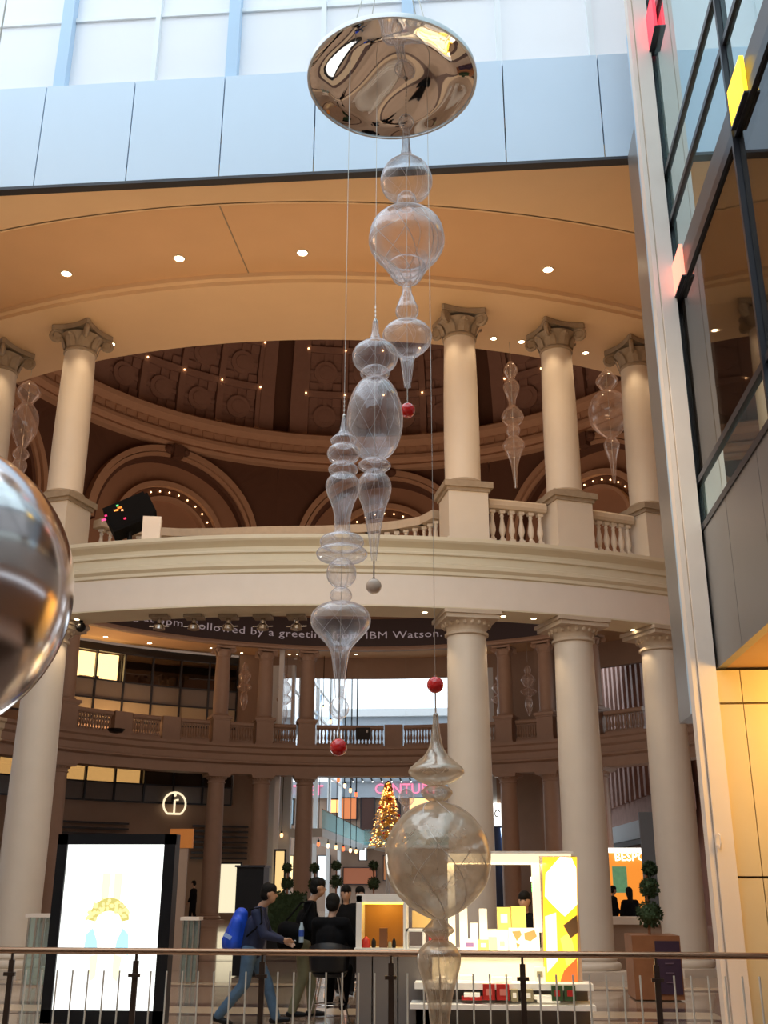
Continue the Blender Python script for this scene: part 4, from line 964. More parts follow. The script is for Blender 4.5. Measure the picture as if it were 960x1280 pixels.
# glass ornaments hung between the columns
glass_chain('slim brownish glass pendant between first and second right upper columns', 23.5, 14.6, (638, 440), (644, 610), [[(452, 2), (458, 7), (464, 9), (470, 6), (474, 4)], [(474, 4), (482, 10), (490, 9), (500, 5), (510, 4)], [(508, 5), (516, 12), (522, 14), (528, 11), (532, 5)], [(530, 5), (538, 9), (546, 6), (548, 8), (556, 14), (566, 10), (580, 5), (600, 2.5), (610, 2)]], None, None, G_SOFT, 450, False, 'glass pendants in the upper colonnade')
glass_chain('round bodied glass pendant between second and third right upper columns', 24.7, 14.6, (757, 455), (768, 604), [[(462, 2), (468, 8), (476, 14), (484, 10), (488, 5)], [(488, 5), (496, 18), (508, 25), (520, 26), (532, 22), (542, 12), (547, 5)], [(547, 5), (555, 10), (562, 9), (575, 5), (590, 3), (604, 1.5)]], None, None, G_SOFT, 460, False, 'glass pendants in the upper colonnade')
glass_chain('glass pendant hanging between the two left upper columns', 23.8, 14.6, (36, 455), (24, 610), [[(476, 2), (484, 11), (492, 14), (500, 9), (505, 6)], [(505, 6), (514, 13), (528, 16), (542, 14), (554, 8), (560, 5)], [(560, 5), (568, 10), (574, 6)], [(574, 6), (582, 9), (592, 6), (605, 3), (618, 2)]], None, None, G_SOFT, 470, False, 'glass pendants in the upper colonnade')
for i, (px, y0, y1, Y, sc_) in enumerate(((305, 828, 888, 57.5, 1.0), (355, 842, 905, 57.5, 1.1), (625, 842, 905, 57.5, 1.3), (660, 832, 895, 56.4, 1.15))):
    h = y1-y0; pcs = [[(y0, 1), (y0+h*.08, 4*sc_), (y0+h*.16, 3)], [(y0+h*.16, 3), (y0+h*.28, 8*sc_), (y0+h*.42, 4)], [(y0+h*.42, 4), (y0+h*.52, 9*sc_), (y0+h*.62, 3)], [(y0+h*.62, 3), (y0+h*.8, 5), (y1, 1)]]
    glass_chain('small far glass pendant, %s in the far upper colonnade' % ('left', 'second from left', 'beside the tall cream column', 'rightmost')[i], Y, 14.6, (px, y0), (px+1, y1), pcs, None, None, G_SOFT, y0-4, False, 'glass pendants in the far colonnade')
glass_chain('pale round glass pendant in front of the pink sign', 61, 15.0, (508, 985), (508, 1015), [[(986, 3), (990, 8), (997, 10.5), (1004, 8), (1008, 3)], [(1008, 3), (1012, 4), (1017, 1)]], None, None, G_SOFT, 984, False)

# ================================================================= DOWNLIGHTS AND SMALL FITTINGS
def downlight(p, r_, label, group, s=None):
    t = thing('downlight', label, 'ceiling light', p, 0, group)
    MB().lathe([(r_*.95, -.012), (r_*1.18, -.01), (r_*1.2, .03)], p, 20).build('trim_ring', M['creamt'], t, True)
    MB().lathe([(.001, -.004), (r_*.95, -.006)], p, 20).build('lens', E_LAMP, t)
for i, (px, py) in enumerate(((83, 342), (224, 323), (378, 316), (685, 337))):
    p = atZ(px, py, 14.84); downlight(p, .115, 'large round downlight in the recessed ceiling, %s' % ('leftmost', 'second from left', 'third from left', 'rightmost')[i], 'large ceiling downlights')
    spot('downlight_beam', p+Vector((0, 0, -.05)), p+Vector((0, .2, -5)), 120, WARM2, 100)
up = ((140, 430), (37, 451), (617, 423), (652, 427), (732, 441), (764, 448))
for i, (px, py) in enumerate(up):
    p = atZ(px, py, 14.595); downlight(p, .075, 'small downlight beside the %s upper column capital' % ('first left', 'second left', 'first right, left of pair', 'second right, left side', 'second right, right side', 'third right')[i], 'small downlights by the capitals')
for i, (a, w) in enumerate(NEAR):                          # beams that wash the upper shafts
    for da in (-.045, .045):
        p = ringp(a+da, 18.55, 14.5); spot('capital_beam', p, ringp(a, 18.05, 11.0), 60, WARM2, 60)
lw_ = ((96, 774), (531, 765), (629, 770), (667, 773), (757, 783), (791, 787), (784, 796))
for i, (px, py) in enumerate(lw_):
    p = atZ(px, py, 7.225); downlight(p, .06, 'small downlight under the walkway band, %s' % ('far left by the ball', 'left of the first right capital', 'between right capitals, left', 'between right capitals, right', 'right of second capital', 'upper of the corner pair', 'lower of the corner pair')[i], 'small downlights under the band')
    spot('band_beam', p+Vector((0, 0, -.03)), p+Vector((0, .1, -5)), 45, WARM2, 80)
for i, (px, py) in enumerate(((132, 796), (187, 804), (264, 810), (302, 816), (372, 818), (445, 818))):
    p = atZ(px, py, 14.59); downlight(p, .13 if i < 2 else .08, 'downlight in the far ambulatory ceiling, %s from the left' % ORD[i], 'far ambulatory downlights')
for i, px in enumerate((200, 243, 286, 329, 371)):         # gimbal lamps under the band
    q = atZ(px, 770, 7.22); t = thing('gimbal_lamp', 'dark gimbal spotlight under the band, %s of five in a row' % ('leftmost', 'second', 'middle', 'fourth', 'rightmost')[i], 'spotlight', q, 0, 'five gimbal spotlights under the band')
    MB().obox(q+Vector((0, 0, -.03)), .40, .34, .06).build('mounting_box', M['capital'], t)
    MB().tube([q+Vector((0, 0, -.06)), q+Vector((0, 0, -.18))], .05, 10).build('stem', M['steel'], t)
    MB().lathe([(.05, -.16), (.12, -.22), (.13, -.30), (.10, -.31)], q, 16, True).build('head', M['steel'], t)
    MB().obox(q+Vector((0, 0, -.23)), .44, .03, .02).build('yoke', M['steel'], t)
# black projector on the balustrade at left
pc = ringp(PI+.212, 17.0, 9.52); t = thing('projector', 'tilted black projector housing with coloured glints on the walkway', 'projector', pc)
pj_ = Vector((-7.62, 21.95, 9.62))
MB().obox(pj_, .98, .75, .62, rz=.25, ry=-.50).build('housing', mat('matt_black', (.006, .006, .007), .9, spec=.1), t)
MB().obox(pj_+Vector((.05, -.02, .02)), 1.02, .70, .50, rz=.25, ry=-.50).build('side_panel', mat('matt_black', (.006, .006, .007), .9, spec=.1), t)
for k, (dx, dz, cc) in enumerate(((-.42, -.22, (1, .05, .25)), (-.36, -.12, (.8, .02, .15)), (-.16, .0, (1, .3, .05)), (-.08, .06, (1, .2, .02)), (-.14, .11, (.1, .7, .2)), (.06, -.2, (1, .02, .1)), (-.02, .0, (1, .5, .2)))):
    MB().obox(pj_+Vector((dx, -.47, dz)), .10 if k < 4 else .05, .02, .035, rz=.25, ry=-.3).build('painted_glint', glow('glint%d' % k, cc, 1.4), t)  # coloured reflections on the black housing, put in as small glowing strips
MB().tube([pj_+Vector((0, .1, -.2)), pj_+Vector((.02, .1, -.88))], .06, 8).build('stand', M['black'], t)
q = Vector((-7.12, 21.72, 9.05)); t = thing('cream_block', 'cream boxed casing standing beside the black projector', 'casing', (q.x, q.y, 8.75))
MB().obox(q+Vector((.12, 0, .05)), .40, .3, .78, rz=.2).build('casing', M['cream'], t)
# small black speakers on the far balustrade and dome camera
p = atY(454, 917, 56.5); t = thing('speaker', 'small black speaker on the far balustrade in the hall opening', 'speaker', p)
MB().obox(p, .78, .3, .6).build('cabinet', M['black'], t); MB().obox(p+Vector((.22, -.17, .1)), .1, .02, .14).build('badge', M['hallwhite'], t)
p = atY(145, 914, 49.0); t = thing('bowl_planter', 'shallow black bowl on the far balcony edge at left', 'bowl', p); MB().lathe([(.05, -.1), (.3, -.05), (.42, .1), (.38, .1), (.02, 0)], p, 20).build('bowl', M['black'], t, True)
p = atY(101, 784, 22); t = thing('dome_camera', 'black dome camera at the left end of the band soffit', 'security camera', p); MB().sphere(p, .11, 14, 10).build('dome', M['black'], t, True); MB().tube([p, p+Vector((0, 0, .2))], .04, 8).build('mount', M['black'], t)

# ================================================================= FRONT RAILING
YR = 11.45
rail = thing('railing', 'long metal railing with bronze handrail across the foreground', 'railing', (-1.5, YR, 0))
MB().tube([(-9, YR, 1.07), (XW-.02, YR, 1.07)], .032, 14).build('handrail', M['railm'], rail, True)
mb = MB().box(-9, XW, YR-.02, YR+.02, .06, .10); mb.build('bottom_rail', M['steel'], rail)
px_posts = [-4.80-1.315*k for k in (3, 2, 1)]+[-4.80+1.315*k for k in range(7)]
for i, xx in enumerate(px_posts):
    p_ = MB().box(xx-.028, xx+.028, YR-.014, YR+.014, 0, .98).box(xx-.012, xx+.012, YR-.012, YR+.012, .98, 1.05).build('post', mat('dark_bronze', (.09, .06, .045), .3, metal=.7), rail)
    MB().obox((xx, YR-.03, .845), .12, .03, .035).build('bracket', MATS['dark_bronze'], p_)
    for k in range(1, 8):
        x2 = xx+1.315*k/8
        if x2 < XW: MB().tube([(x2, YR, .08), (x2, YR, .885)], .0095, 6).build('baluster', mat('pale_rod', (.72, .66, .56), .35, spec=.6), rail)
MB().box(-9, XW, 10.72, 10.9, -.4, .06).build('kerb', M['steel'], rail)

# ================================================================= BRIGHT POSTER SCREEN
q0, q1 = atY(75, 1043, 14.3), atY(224, 1045, 14.3); zb_ = .06
XL, XR, ZT = q0.x-.0, q1.x-.03, q0.z
lb_ = thing('poster_screen', 'bright white poster screen in a black frame showing a curly haired figure', 'screen', ((XL+XR)/2, 14.3, 0))
MB().box(XL, XR, 14.3, 14.48, zb_, ZT).build('cabinet', M['black'], lb_)
fr_ = MB(); w_ = .135
fr_.box(XL, XL+w_, 14.25, 14.3, zb_, ZT).box(XR-w_*1.1, XR, 14.25, 14.3, zb_, ZT).box(XL, XR, 14.25, 14.3, ZT-.13, ZT).box(XL, XR, 14.25, 14.3, zb_, zb_+.16)
fr_.build('bezel', M['black'], lb_)
E_SCR = glow('screen_white', (.97, 1, .97), 1.25)
SX0, SX1, SZ0, SZ1 = XL+w_, XR-w_*1.1, zb_+.16, ZT-.13
sc_o = MB().box(SX0, SX1, 14.285, 14.295, SZ0, SZ1).build('display', E_SCR, lb_)
def flatpoly(pts, y, m, nm, par): MB().add([(x, y, z) for x, z in pts]+[(x, y+.002, z) for x, z in pts], [tuple(range(len(pts)))]).build(nm, m, par)
cxs = (SX0+SX1)/2-.02
def sz(py): return atY(145, py, 14.28).z
e1 = glow('print_pale_yellow', (1, 1, .60), 1.0); e2 = glow('print_olive', (.62, .55, .16), .95); e3 = glow('print_cyan', (.45, .85, .95), 1.0); e4 = glow('print_light', (1, .98, .95), 1.3)
for dx in (-.075, .085): flatpoly([(cxs+dx-.055, sz(1092)), (cxs+dx+.055, sz(1092)), (cxs+dx+.05, sz(1125)), (cxs+dx-.05, sz(1125))], 14.281, e1, 'printed_bar', sc_o)
ph = []
for k in range(26):
    a = PI*k/25; ph.append((cxs-.27*math.cos(a), sz(1150)+.27*math.sin(a)))
for k in range(26):
    a = PI*(25-k)/25; ph.append((cxs-.17*math.cos(a), sz(1152)+.13*math.sin(a)))
mbp = MB(); N = 26; mbp.add([(x, 14.279, z) for x, z in ph], [(i, i+1, 51-i-1, 51-i) for i in range(25)]); mbp.build('printed_curls', e2, sc_o)
mbp = MB()
for k in range(60):
    a = random.uniform(.02, PI-.02); r_ = random.uniform(.14, .30); c = (cxs-r_*math.cos(a), 14.277, sz(1150)+.95*r_*math.sin(a)); rr_ = random.uniform(.015, .03)
    mbp.add([(c[0]+rr_*math.cos(q*PI/3), c[1], c[2]+rr_*math.sin(q*PI/3)) for q in range(6)], [tuple(range(6))])
mbp.build('printed_locks', glow('print_olive2', (.80, .74, .35), .95), sc_o)
for s_ in (-1, 1): flatpoly([(cxs+s_*.20, sz(1160)), (cxs+s_*.28, sz(1168)), (cxs+s_*.30, sz(1195)), (cxs+s_*.12, sz(1186)), (cxs+s_*.13, sz(1176))], 14.278, e3, 'printed_sleeve', sc_o)
for s_ in (-1, 1): flatpoly([(cxs+s_*.10, sz(1192)), (cxs+s_*.22, sz(1196)), (cxs+s_*.18, sz(1228)), (cxs+s_*.11, sz(1222))], 14.278, e1, 'printed_leg', sc_o)
for s_ in (-1, 1): flatpoly([(cxs+s_*.07, sz(1147)), (cxs+s_*.03, sz(1147)), (cxs+s_*.03, sz(1148.5)), (cxs+s_*.07, sz(1148.5))], 14.276, e2, 'printed_eye', sc_o)
MB().box(XL+.3, XR-.3, 14.2, 14.6, 0, .06).build('base', M['dark'], lb_)
area('poster_light', ((XL+XR)/2, 14.2, 1.3), ((XL+XR)/2, 8, .5), 1.1, 1.8, 14, (.97, 1, .97))

# ================================================================= KIOSK
YK = 14.8
def kx(px, py=1180, Y=YK): return atY(px, py, Y).x
def kz(py, Y=YK): return atY(590, py, Y).z
kd = thing('kiosk', 'white lit gift kiosk with grey base beside the big glass globe', 'kiosk', (kx(590), YK, 0))
def kb(nm, x0, y0, x1, y1, m, Y=YK, dep=.5, z0=None, off=0):
    return MB().box(kx(x0, (y0+y1)/2, Y), kx(x1, (y0+y1)/2, Y), Y+off, Y+off+dep, kz(y1, Y) if z0 is None else z0, kz(y0, Y)).build(nm, m, kd)
for x0, x1 in ((445, 465), (466, 497), (498, 537)): kb('grey_panel', x0, 1193, x1-.6, 1290, M['kgrey'], z0=.03, dep=.6)
kb('counter_top', 443, 1186, 540, 1193, M['whitep'], dep=.7, off=-.03)
# niche on the left
kb('niche_left', 445, 1120, 452, 1186, M['whitep'], dep=.5); kb('niche_top', 445, 1118, 508, 1128, M['whitep'], dep=.5)
kb('niche_back', 452, 1128, 506, 1186, mat('brown_back', (.36, .18, .05), .5), dep=.04, off=.44)
kb('niche_light', 453, 1128, 505, 1131, glow('niche_lamp', (1, .6, .08), 4), dep=.06, off=.2)
kb('niche_right', 504, 1128, 508, 1186, M['whitep'], dep=.5)
kb('open_cube', 508, 1162, 530, 1165, M['whitep'], dep=.3); kb('open_cube_side', 507, 1162, 510, 1186, M['whitep'], dep=.3); kb('open_cube_side', 528, 1162, 531, 1186, M['whitep'], dep=.3)
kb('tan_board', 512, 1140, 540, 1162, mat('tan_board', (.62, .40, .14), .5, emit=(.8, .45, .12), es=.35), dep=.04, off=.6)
# right part: portal frame with glow
kb('portal_top', 560, 1066, 714, 1080, E_CREAM, dep=.5); kb('portal_lintel', 560, 1064, 716, 1067, M['whitep'], dep=.6, off=-.05)
kb('portal_post', 668, 1080, 677, 1165, E_CREAM, dep=.5); kb('portal_post', 560, 1080, 568, 1190, E_CREAM, dep=.5)
kb('cabinet_front', 540, 1194, 693, 1228, mat('cabinet_white', (.8, .72, .55), .4, emit=(1, .8, .5), es=.30), dep=.5, off=.05); kb('counter', 536, 1188, 693, 1195, M['whitep'], dep=.8, off=-.05)  # weak emission in the cabinet white stands in for kiosk light
kb('shelf', 520, 1226, 738, 1234, M['whitep'], dep=.55, off=-.35); kb('shelf_back', 520, 1234, 736, 1253, M['kgrey'], dep=.06, off=.12)
kb('shelf', 515, 1251, 740, 1257, M['whitep'], dep=.80, off=-.50); kb('base', 520, 1258, 738, 1290, M['kgrey'], dep=.5, z0=.02)
# lit poster pillar
pl_ = kb('poster_pillar', 677, 1070, 724, 1227, M['brown_col'], dep=.35)
def kpoly(pts, m, nm, k): MB().add([(kx(x, y), YK-.012-.004*k, kz(y)) for x, y in pts], [tuple(range(len(pts)))]).build(nm, m, pl_)
kpoly([(678, 1071), (721, 1071), (722, 1226), (680, 1226)], glow('print_yellow', (1, .55, .03), 1.3), 'poster_ground', 0)
kpoly([(682, 1092), (700, 1071), (714, 1072), (720, 1085), (721, 1130), (706, 1145), (692, 1132), (681, 1120)], glow('print_white', (1, .98, .85), 1.8), 'poster_white_shape', 1)
kpoly([(681, 1145), (695, 1140), (697, 1200), (684, 1215)], glow('print_cream', (1, .9, .5), 1.5), 'poster_cream_shape', 1)
kpoly([(704, 1156), (721, 1143), (722, 1165), (713, 1172)], mat('print_brown', (.16, .08, .03), .5), 'poster_brown_shape', 2)
kpoly([(700, 1172), (712, 1164), (722, 1200), (708, 1206)], glow('print_amber', (1, .75, .10), 1.4), 'poster_amber_shape', 1)
kpoly([(705, 1212), (721, 1196), (722, 1226), (700, 1226)], glow('print_red', (.9, .12, .02), 1.1), 'poster_red_shape', 2)
# goods
def good(nm, lb, cat, x0, y0, x1, y1, m, Yo=0, dep=.16, grp='goods on the kiosk', detail=None):
    p = atY((x0+x1)/2, y1, YK+Yo); X0, X1 = kx(x0, y1, YK+Yo), kx(x1, y1, YK+Yo); Z0, Z1 = kz(y1, YK+Yo), kz(y0, YK+Yo)
    t = thing(nm, lb, cat, ((X0+X1)/2, YK+Yo, Z0), 0, grp)
    MB().box(X0, X1, YK+Yo, YK+Yo+dep, Z0, Z1).build('body', m, t)
    if detail: MB().box(X0+(X1-X0)*.25, X1-(X1-X0)*.25, YK+Yo-.004, YK+Yo, Z0+(Z1-Z0)*.3, Z0+(Z1-Z0)*.7).build('label', detail, t)
    return t
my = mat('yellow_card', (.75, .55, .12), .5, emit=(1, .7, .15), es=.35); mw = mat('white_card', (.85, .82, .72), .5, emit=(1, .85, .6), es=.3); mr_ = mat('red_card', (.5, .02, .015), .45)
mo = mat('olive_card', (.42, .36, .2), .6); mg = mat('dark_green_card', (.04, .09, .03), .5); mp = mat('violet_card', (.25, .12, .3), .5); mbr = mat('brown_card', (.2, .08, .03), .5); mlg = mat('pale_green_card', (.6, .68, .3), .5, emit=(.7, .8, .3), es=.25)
good('gift_box', 'stepped yellow gift box, left of the yellow pair on the counter', 'box', 622, 1134, 639, 1162, my, .3, detail=mw); good('gift_box', 'yellow gift box, right of the yellow pair on the counter', 'box', 640, 1133, 658, 1162, my, .3)
good('display_riser', 'white riser block under the yellow gift boxes', 'riser', 610, 1162, 662, 1187, mw, .25, .25)
good('display_tower', 'tall white display tower beside the glass globe', 'tower', 575, 1136, 585, 1187, mw, .1); good('display_tower', 'second white display tower, right of the grey gap', 'tower', 600, 1136, 610, 1187, mw, .1); good('display_tower', 'short white block between the two display towers', 'tower', 588, 1154, 598, 1187, mw, .05)
good('product_box', 'white box with violet and yellow label at the counter left', 'box', 578, 1174, 597, 1188, mw, -.03, detail=mp); good('product_box', 'pale yellow box on the counter front', 'box', 598, 1175, 611, 1188, my, -.03, detail=mw); good('product_box', 'pale green box on the counter front', 'box', 612, 1172, 621, 1188, mlg, -.03)
good('product_box', 'cream box with dark lid on the counter front', 'box', 622, 1171, 634, 1188, mw, -.03, detail=mlg)
t = good('map_box', 'white box printed with brown continents at the counter right', 'box', 637, 1160, 675, 1188, mw, -.04)
for pts_ in ([(640, 1164), (650, 1163), (652, 1168), (646, 1176), (643, 1170)], [(655, 1166), (668, 1162), (671, 1170), (663, 1176), (656, 1174)], [(645, 1178), (650, 1180), (647, 1186)]):
    MB().add([(kx(x, y, YK-.04), YK-.047, kz(y, YK-.04)) for x, y in pts_], [tuple(range(len(pts_)))]).build('printed_land', mat('print_tan', (.5, .25, .06), .5), t)
good('gift_bag', 'glossy red gift bag, left of the red pair', 'bag', 604, 1230, 619, 1250, mr_, -.44, .07, detail=mat('pink_print', (.75, .25, .2), .5)); good('gift_bag', 'glossy red gift bag, right of the red pair', 'bag', 621, 1230, 637, 1250, mr_, -.44, .07, detail=MATS['pink_print'])
good('product_box', 'olive box left of the pair under the shelf', 'box', 639, 1236, 648, 1251, mo, -.44, .07, detail=mw); good('product_box', 'olive box right of the pair under the shelf', 'box', 653, 1236, 667, 1251, mo, -.44, .07, detail=mw)
good('gift_tin', 'dark green tin with red print, left one at the shelf end', 'tin', 690, 1231, 704, 1250, mg, -.44, .07, detail=mr_); good('gift_tin', 'dark green tin with red print, right one at the shelf end', 'tin', 706, 1231, 720, 1250, mg, -.44, .07, detail=mr_)
for i, (x0, x1, y0) in enumerate(((577, 603, 1246), (580, 600, 1242), (672, 700, 1248), (668, 690, 1244), (575, 592, 1220), (615, 640, 1222), (545, 560, 1222))):
    good('magazine_stack', 'pale stack of booklets, %s' % ('red edged under the left shelf', 'top of the red edged stack', 'lower stack near the tins', 'upper stack near the tins', 'on the left of the upper shelf', 'in the middle of the upper shelf', 'beside the glass drop')[i], 'booklets', x0, y0, x1, y0+4.5, mw if i != 0 else mr_, -.4 if y0 > 1230 else -.3, .2)
good('price_card', 'white card with small grey print on the upper shelf', 'card', 668, 1208, 682, 1226, mw, -.3, .02, detail=mo)
good('red_sign', 'red card behind the narrow glass neck', 'card', 536, 1171, 558, 1178, mr_, .1, .03)
for i, (x0, x1, y0, m_, lb) in enumerate(((452, 463, 1170, mr_, 'red round gift in the niche'), (464, 470, 1172, M['black'], 'black round tin in the niche'), (474, 484, 1160, mbr, 'brown upright box in the niche'), (485, 490, 1176, mo, 'small tan jar in the niche'), (490, 495, 1172, M['black'], 'small black bottle in the niche'))):
    p = atY((x0+x1)/2, 1186, YK+.1); h = kz(y0, YK+.1)-kz(1186, YK+.1); r_ = (kx(x1)-kx(x0))/2
    t = thing('gift', lb, 'gift', (p.x, YK+.1, kz(1186, YK+.1)), 0, 'gifts in the lit niche')
    if i == 2: MB().box(p.x-r_, p.x+r_, YK+.1, YK+.2, p.z, p.z+h).build('body', m_, t)
    else: MB().lathe([(.001, 0), (r_*.8, 0), (r_, h*.3), (r_*.9, h*.7), (r_*.3, h*.95), (.001, h)], (p.x, YK+.1, p.z), 14).build('body', m_, t, True)
area('kiosk_light', (kx(620), YK+.1, 2.0), (kx(620), YK, 0), 1.4, .4, 32, (1, .84, .55))
area('kiosk_shelf_light', (kx(620), YK-.45, 1.15), (kx(620), YK+.1, .5), 1.6, .15, 10, (1, .84, .55))
point('niche_glow', (kx(480), YK+.2, kz(1133)), 2.2, (1, .6, .12), .05)
# ceiling cables / sign digits behind kiosk
p = atY(667, 1104, 30); t = thing('status_display', 'tiny green and white lit display inside the kiosk opening', 'display', p)
MB().obox(p+Vector((0, 0, .1)), .14, .05, .12).build('white_lamp', E_WHITE, t)
for k in range(4):
    for s_ in (-1, 1): MB().obox(p+Vector((s_*.035, 0, -.02-.06*k)), .045, .04, .035).build('green_segment', glow('green_led', (.1, 1, .15), 3), t)
MB().box(p.x-.02, p.x+.02, 30.05, 30.09, 0, p.z+.1).build('post', M['black'], t)

# ================================================================= PEOPLE
def capsules(mb, segs):
    for a, b, ra, rb in segs:
        a, b = Vector(a), Vector(b); d = b-a; L = d.length; d.normalize(); o = d.orthogonal().normalized(); w = d.cross(o); n = 12
        prof = [(-ra*math.cos(PI/2*k/3), ra*math.sin(PI/2*k/3)) for k in range(4)]+[(L+rb*math.sin(PI/2*k/3), rb*math.cos(PI/2*k/3)) for k in range(4)]
        vs = []; fs = []
        for t_, r_ in prof:
            r_ = max(r_, .0008)
            for i in range(n): th = 2*PI*i/n; vs.append(a+d*t_+o*r_*math.cos(th)+w*r_*math.sin(th))
        for j in range(len(prof)-1):
            for i in range(n): fs.append((j*n+i, j*n+(i+1) % n, (j+1)*n+(i+1) % n, (j+1)*n+i))
        fs += [tuple(range(n))[::-1], tuple((len(prof)-1)*n+i for i in range(n))]
        mb.add(vs, fs)
def fused(mb, nm, m, par, vox=.014, sm=4):
    o = mb.build(nm, m, par, True)
    r_ = o.modifiers.new('r', 'REMESH'); r_.mode = 'VOXEL'; r_.voxel_size = vox; r_.use_smooth_shade = True
    s_ = o.modifiers.new('s', 'SMOOTH'); s_.factor = .5; s_.iterations = sm
    return o
def person(label, base, J, face, top_m, leg_m, hairlen=.0, vox=.014, group=None, coat=0, shoes=True, female=False):
    """J: joints in metres relative to base, facing given as a unit direction in plan"""
    B = Vector(base); f3 = Vector((face[0], face[1], 0)).normalized(); s3 = Vector((f3.y, -f3.x, 0))
    def W_(p): return B+f3*p[0]+s3*p[1]+Vector((0, 0, p[2]))       # (forward, right, up)
    t = thing('person', label, 'person', B, 0, group)
    j = {k: W_(v) for k, v in J.items()}
    hd = j['head']; up_ = Vector((0, 0, 1)); mb = MB()
    capsules(mb, [(j['neck'], hd-up_*.06, .052, .055), (j['chest'], j['neck'], .11, .055), (j['pelvis'], j['chest'], .13, .14),
                  (j['shL'], j['elL'], .047, .038), (j['elL'], j['haL'], .038, .025), (j['shR'], j['elR'], .047, .038), (j['elR'], j['haR'], .038, .025),
                  (j['hipL'], j['knL'], .082, .055), (j['knL'], j['anL'], .052, .036), (j['hipR'], j['knR'], .082, .055), (j['knR'], j['anR'], .052, .036), (j['shL'], j['shR'], .05, .05)])
    mb.sphere(hd+up_*.02, .098, 16, 12, (.88, .88, 1.12)); mb.sphere(hd+f3*.022-up_*.045, .068, 14, 10, (1, 1, 1.05))
    capsules(mb, [(hd+f3*.085+up_*.01, hd+f3*.112-up_*.022, .010, .014), (hd+f3*.078-up_*.06+s3*.018, hd+f3*.078-up_*.06-s3*.018, .012, .012)])
    for sg in (-1, 1): mb.sphere(hd+s3*.092*sg-up_*.0, .026, 8, 6, (.5, .5, 1.1))
    for side in ('L', 'R'):                                        # palm, four fingers, thumb
        h = j['ha'+side]; d = (h-j['el'+side]).normalized(); sx = s3 if side == 'R' else -s3
        w = (sx-d*sx.dot(d)); w = w.normalized() if w.length > .1 else up_.cross(d).normalized(); nn = d.cross(w)
        ff = f3-d*f3.dot(d); ff = ff.normalized() if ff.length > .15 else w
        capsules(mb, [(h, h+d*.075, .03, .034)])
        for q in range(4):
            o_ = ff*(.030-.020*q); L_ = (.070, .080, .075, .058)[q]
            k0 = h+d*.085+o_; k1 = k0+d*L_*.55+nn*.0; k2 = k1+d*L_*.35-sx*.02
            capsules(mb, [(k0, k1, .0095, .0085), (k1, k2, .0085, .0075)])
        capsules(mb, [(h+d*.03+ff*.03, h+d*.07+ff*.058, .012, .010), (h+d*.07+ff*.058, h+d*.10+ff*.06-sx*.01, .010, .008)])
    fused(mb, 'body', M['skin'], t, vox, 3)
    mb = MB(); lowp = j['pelvis']-up_*coat
    capsules(mb, [(lowp, j['chest'], .165 if not female else .15, .165), (j['chest'], j['neck']-up_*.05, .15, .075), (j['shL'], j['shR'], .082, .082), (j['shL'], j['elL'], .078, .064), (j['elL'], j['elL'].lerp(j['haL'], .9), .062, .045), (j['shR'], j['elR'], .078, .064), (j['elR'], j['elR'].lerp(j['haR'], .9), .062, .045), (j['chest']+s3*.1, lowp+s3*.07, .11, .12), (j['chest']-s3*.1, lowp-s3*.07, .11, .12)])
    fused(mb, 'jacket', top_m, t, vox, 5)
    mb = MB(); capsules(mb, [(j['hipL'], j['hipR'], .115, .115), (j['pelvis'], j['pelvis']-up_*.05, .14, .13)])
    for s_ in 'LR': capsules(mb, [(j['hip'+s_], j['kn'+s_], .108, .08), (j['kn'+s_], j['an'+s_], .078, .064)])
    fused(mb, 'trousers', leg_m, t, vox, 4)
    mb = MB()
    for s_ in 'LR':
        fd = J.get('toe'+s_, (1, 0, 0)); dd = (f3*fd[0]+s3*fd[1]+up_*fd[2]).normalized(); a_ = j['an'+s_]-up_*.045
        capsules(mb, [(a_-dd*.05, a_+dd*.09, .042, .042), (a_+dd*.09, a_+dd*.17-up_*.005, .04, .032)])
    fused(mb, 'shoes', M['black'], t, vox, 2)
    mb = MB(); mb.sphere(hd+up_*.055-f3*.022, .105, 16, 12, (.93, .93, .98)); mb.sphere(hd-f3*.04-up_*.0, .092, 14, 10)
    if hairlen: capsules(mb, [(hd-f3*.05, hd-f3*.06-up_*hairlen, .085, .06)])
    mb.sphere(hd+up_*.07+f3*.03, .075, 12, 8)
    fused(mb, 'hair', M['hair'], t, vox*.8, 3)
    for sg in (-1, 1):
        mb = MB(); mb.sphere(hd+f3*.084+s3*.032*sg+up_*.02, .010, 8, 6); mb.build('eye', M['black'], t)
    return t, j
def stride(h=1.0, back=.0, lean=.08, armL=(.28, -.1, -.05), armR=(-.2, .1, -.5)):
    return dict(head=(lean+.07, 0, 1.62*h), neck=(lean+.02, 0, 1.46*h), chest=(lean*.6, 0, 1.22*h), pelvis=(0, 0, .93*h), shL=(lean, -.19, 1.38*h), shR=(lean, .19, 1.38*h))
# man in the navy jacket striding right, head bowed, blue bag on his back
p = atZ(302, 1281, 0); BX = p.x; YB = 14.95
J = dict(head=(.17, 0, 1.60), neck=(.07, 0, 1.45), chest=(.02, 0, 1.20), pelvis=(-.05, 0, .92), shL=(.04, -.19, 1.37), shR=(.04, .19, 1.37), elL=(.14, -.25, 1.10), haL=(.38, -.20, 1.0), elR=(.15, .24, 1.10), haR=(.40, .16, 1.04),
         hipL=(-.05, -.10, .90), knL=(.17, -.10, .50), anL=(.30, -.10, .09), hipR=(-.05, .10, .90), knR=(-.10, .10, .50), anR=(-.42, .10, .12), toeR=(.9, 0, -.25), toeL=(1, 0, .1))
BXo = atY(318, 1190, YB).x
t1, j1 = person('man striding right in a navy jacket and blue jeans, head bowed', (BXo, YB, 0), J, (1, .05), M['navy'], M['jeans'])
bagp = (j1['chest']+Vector((-.25, -.02, .0)))
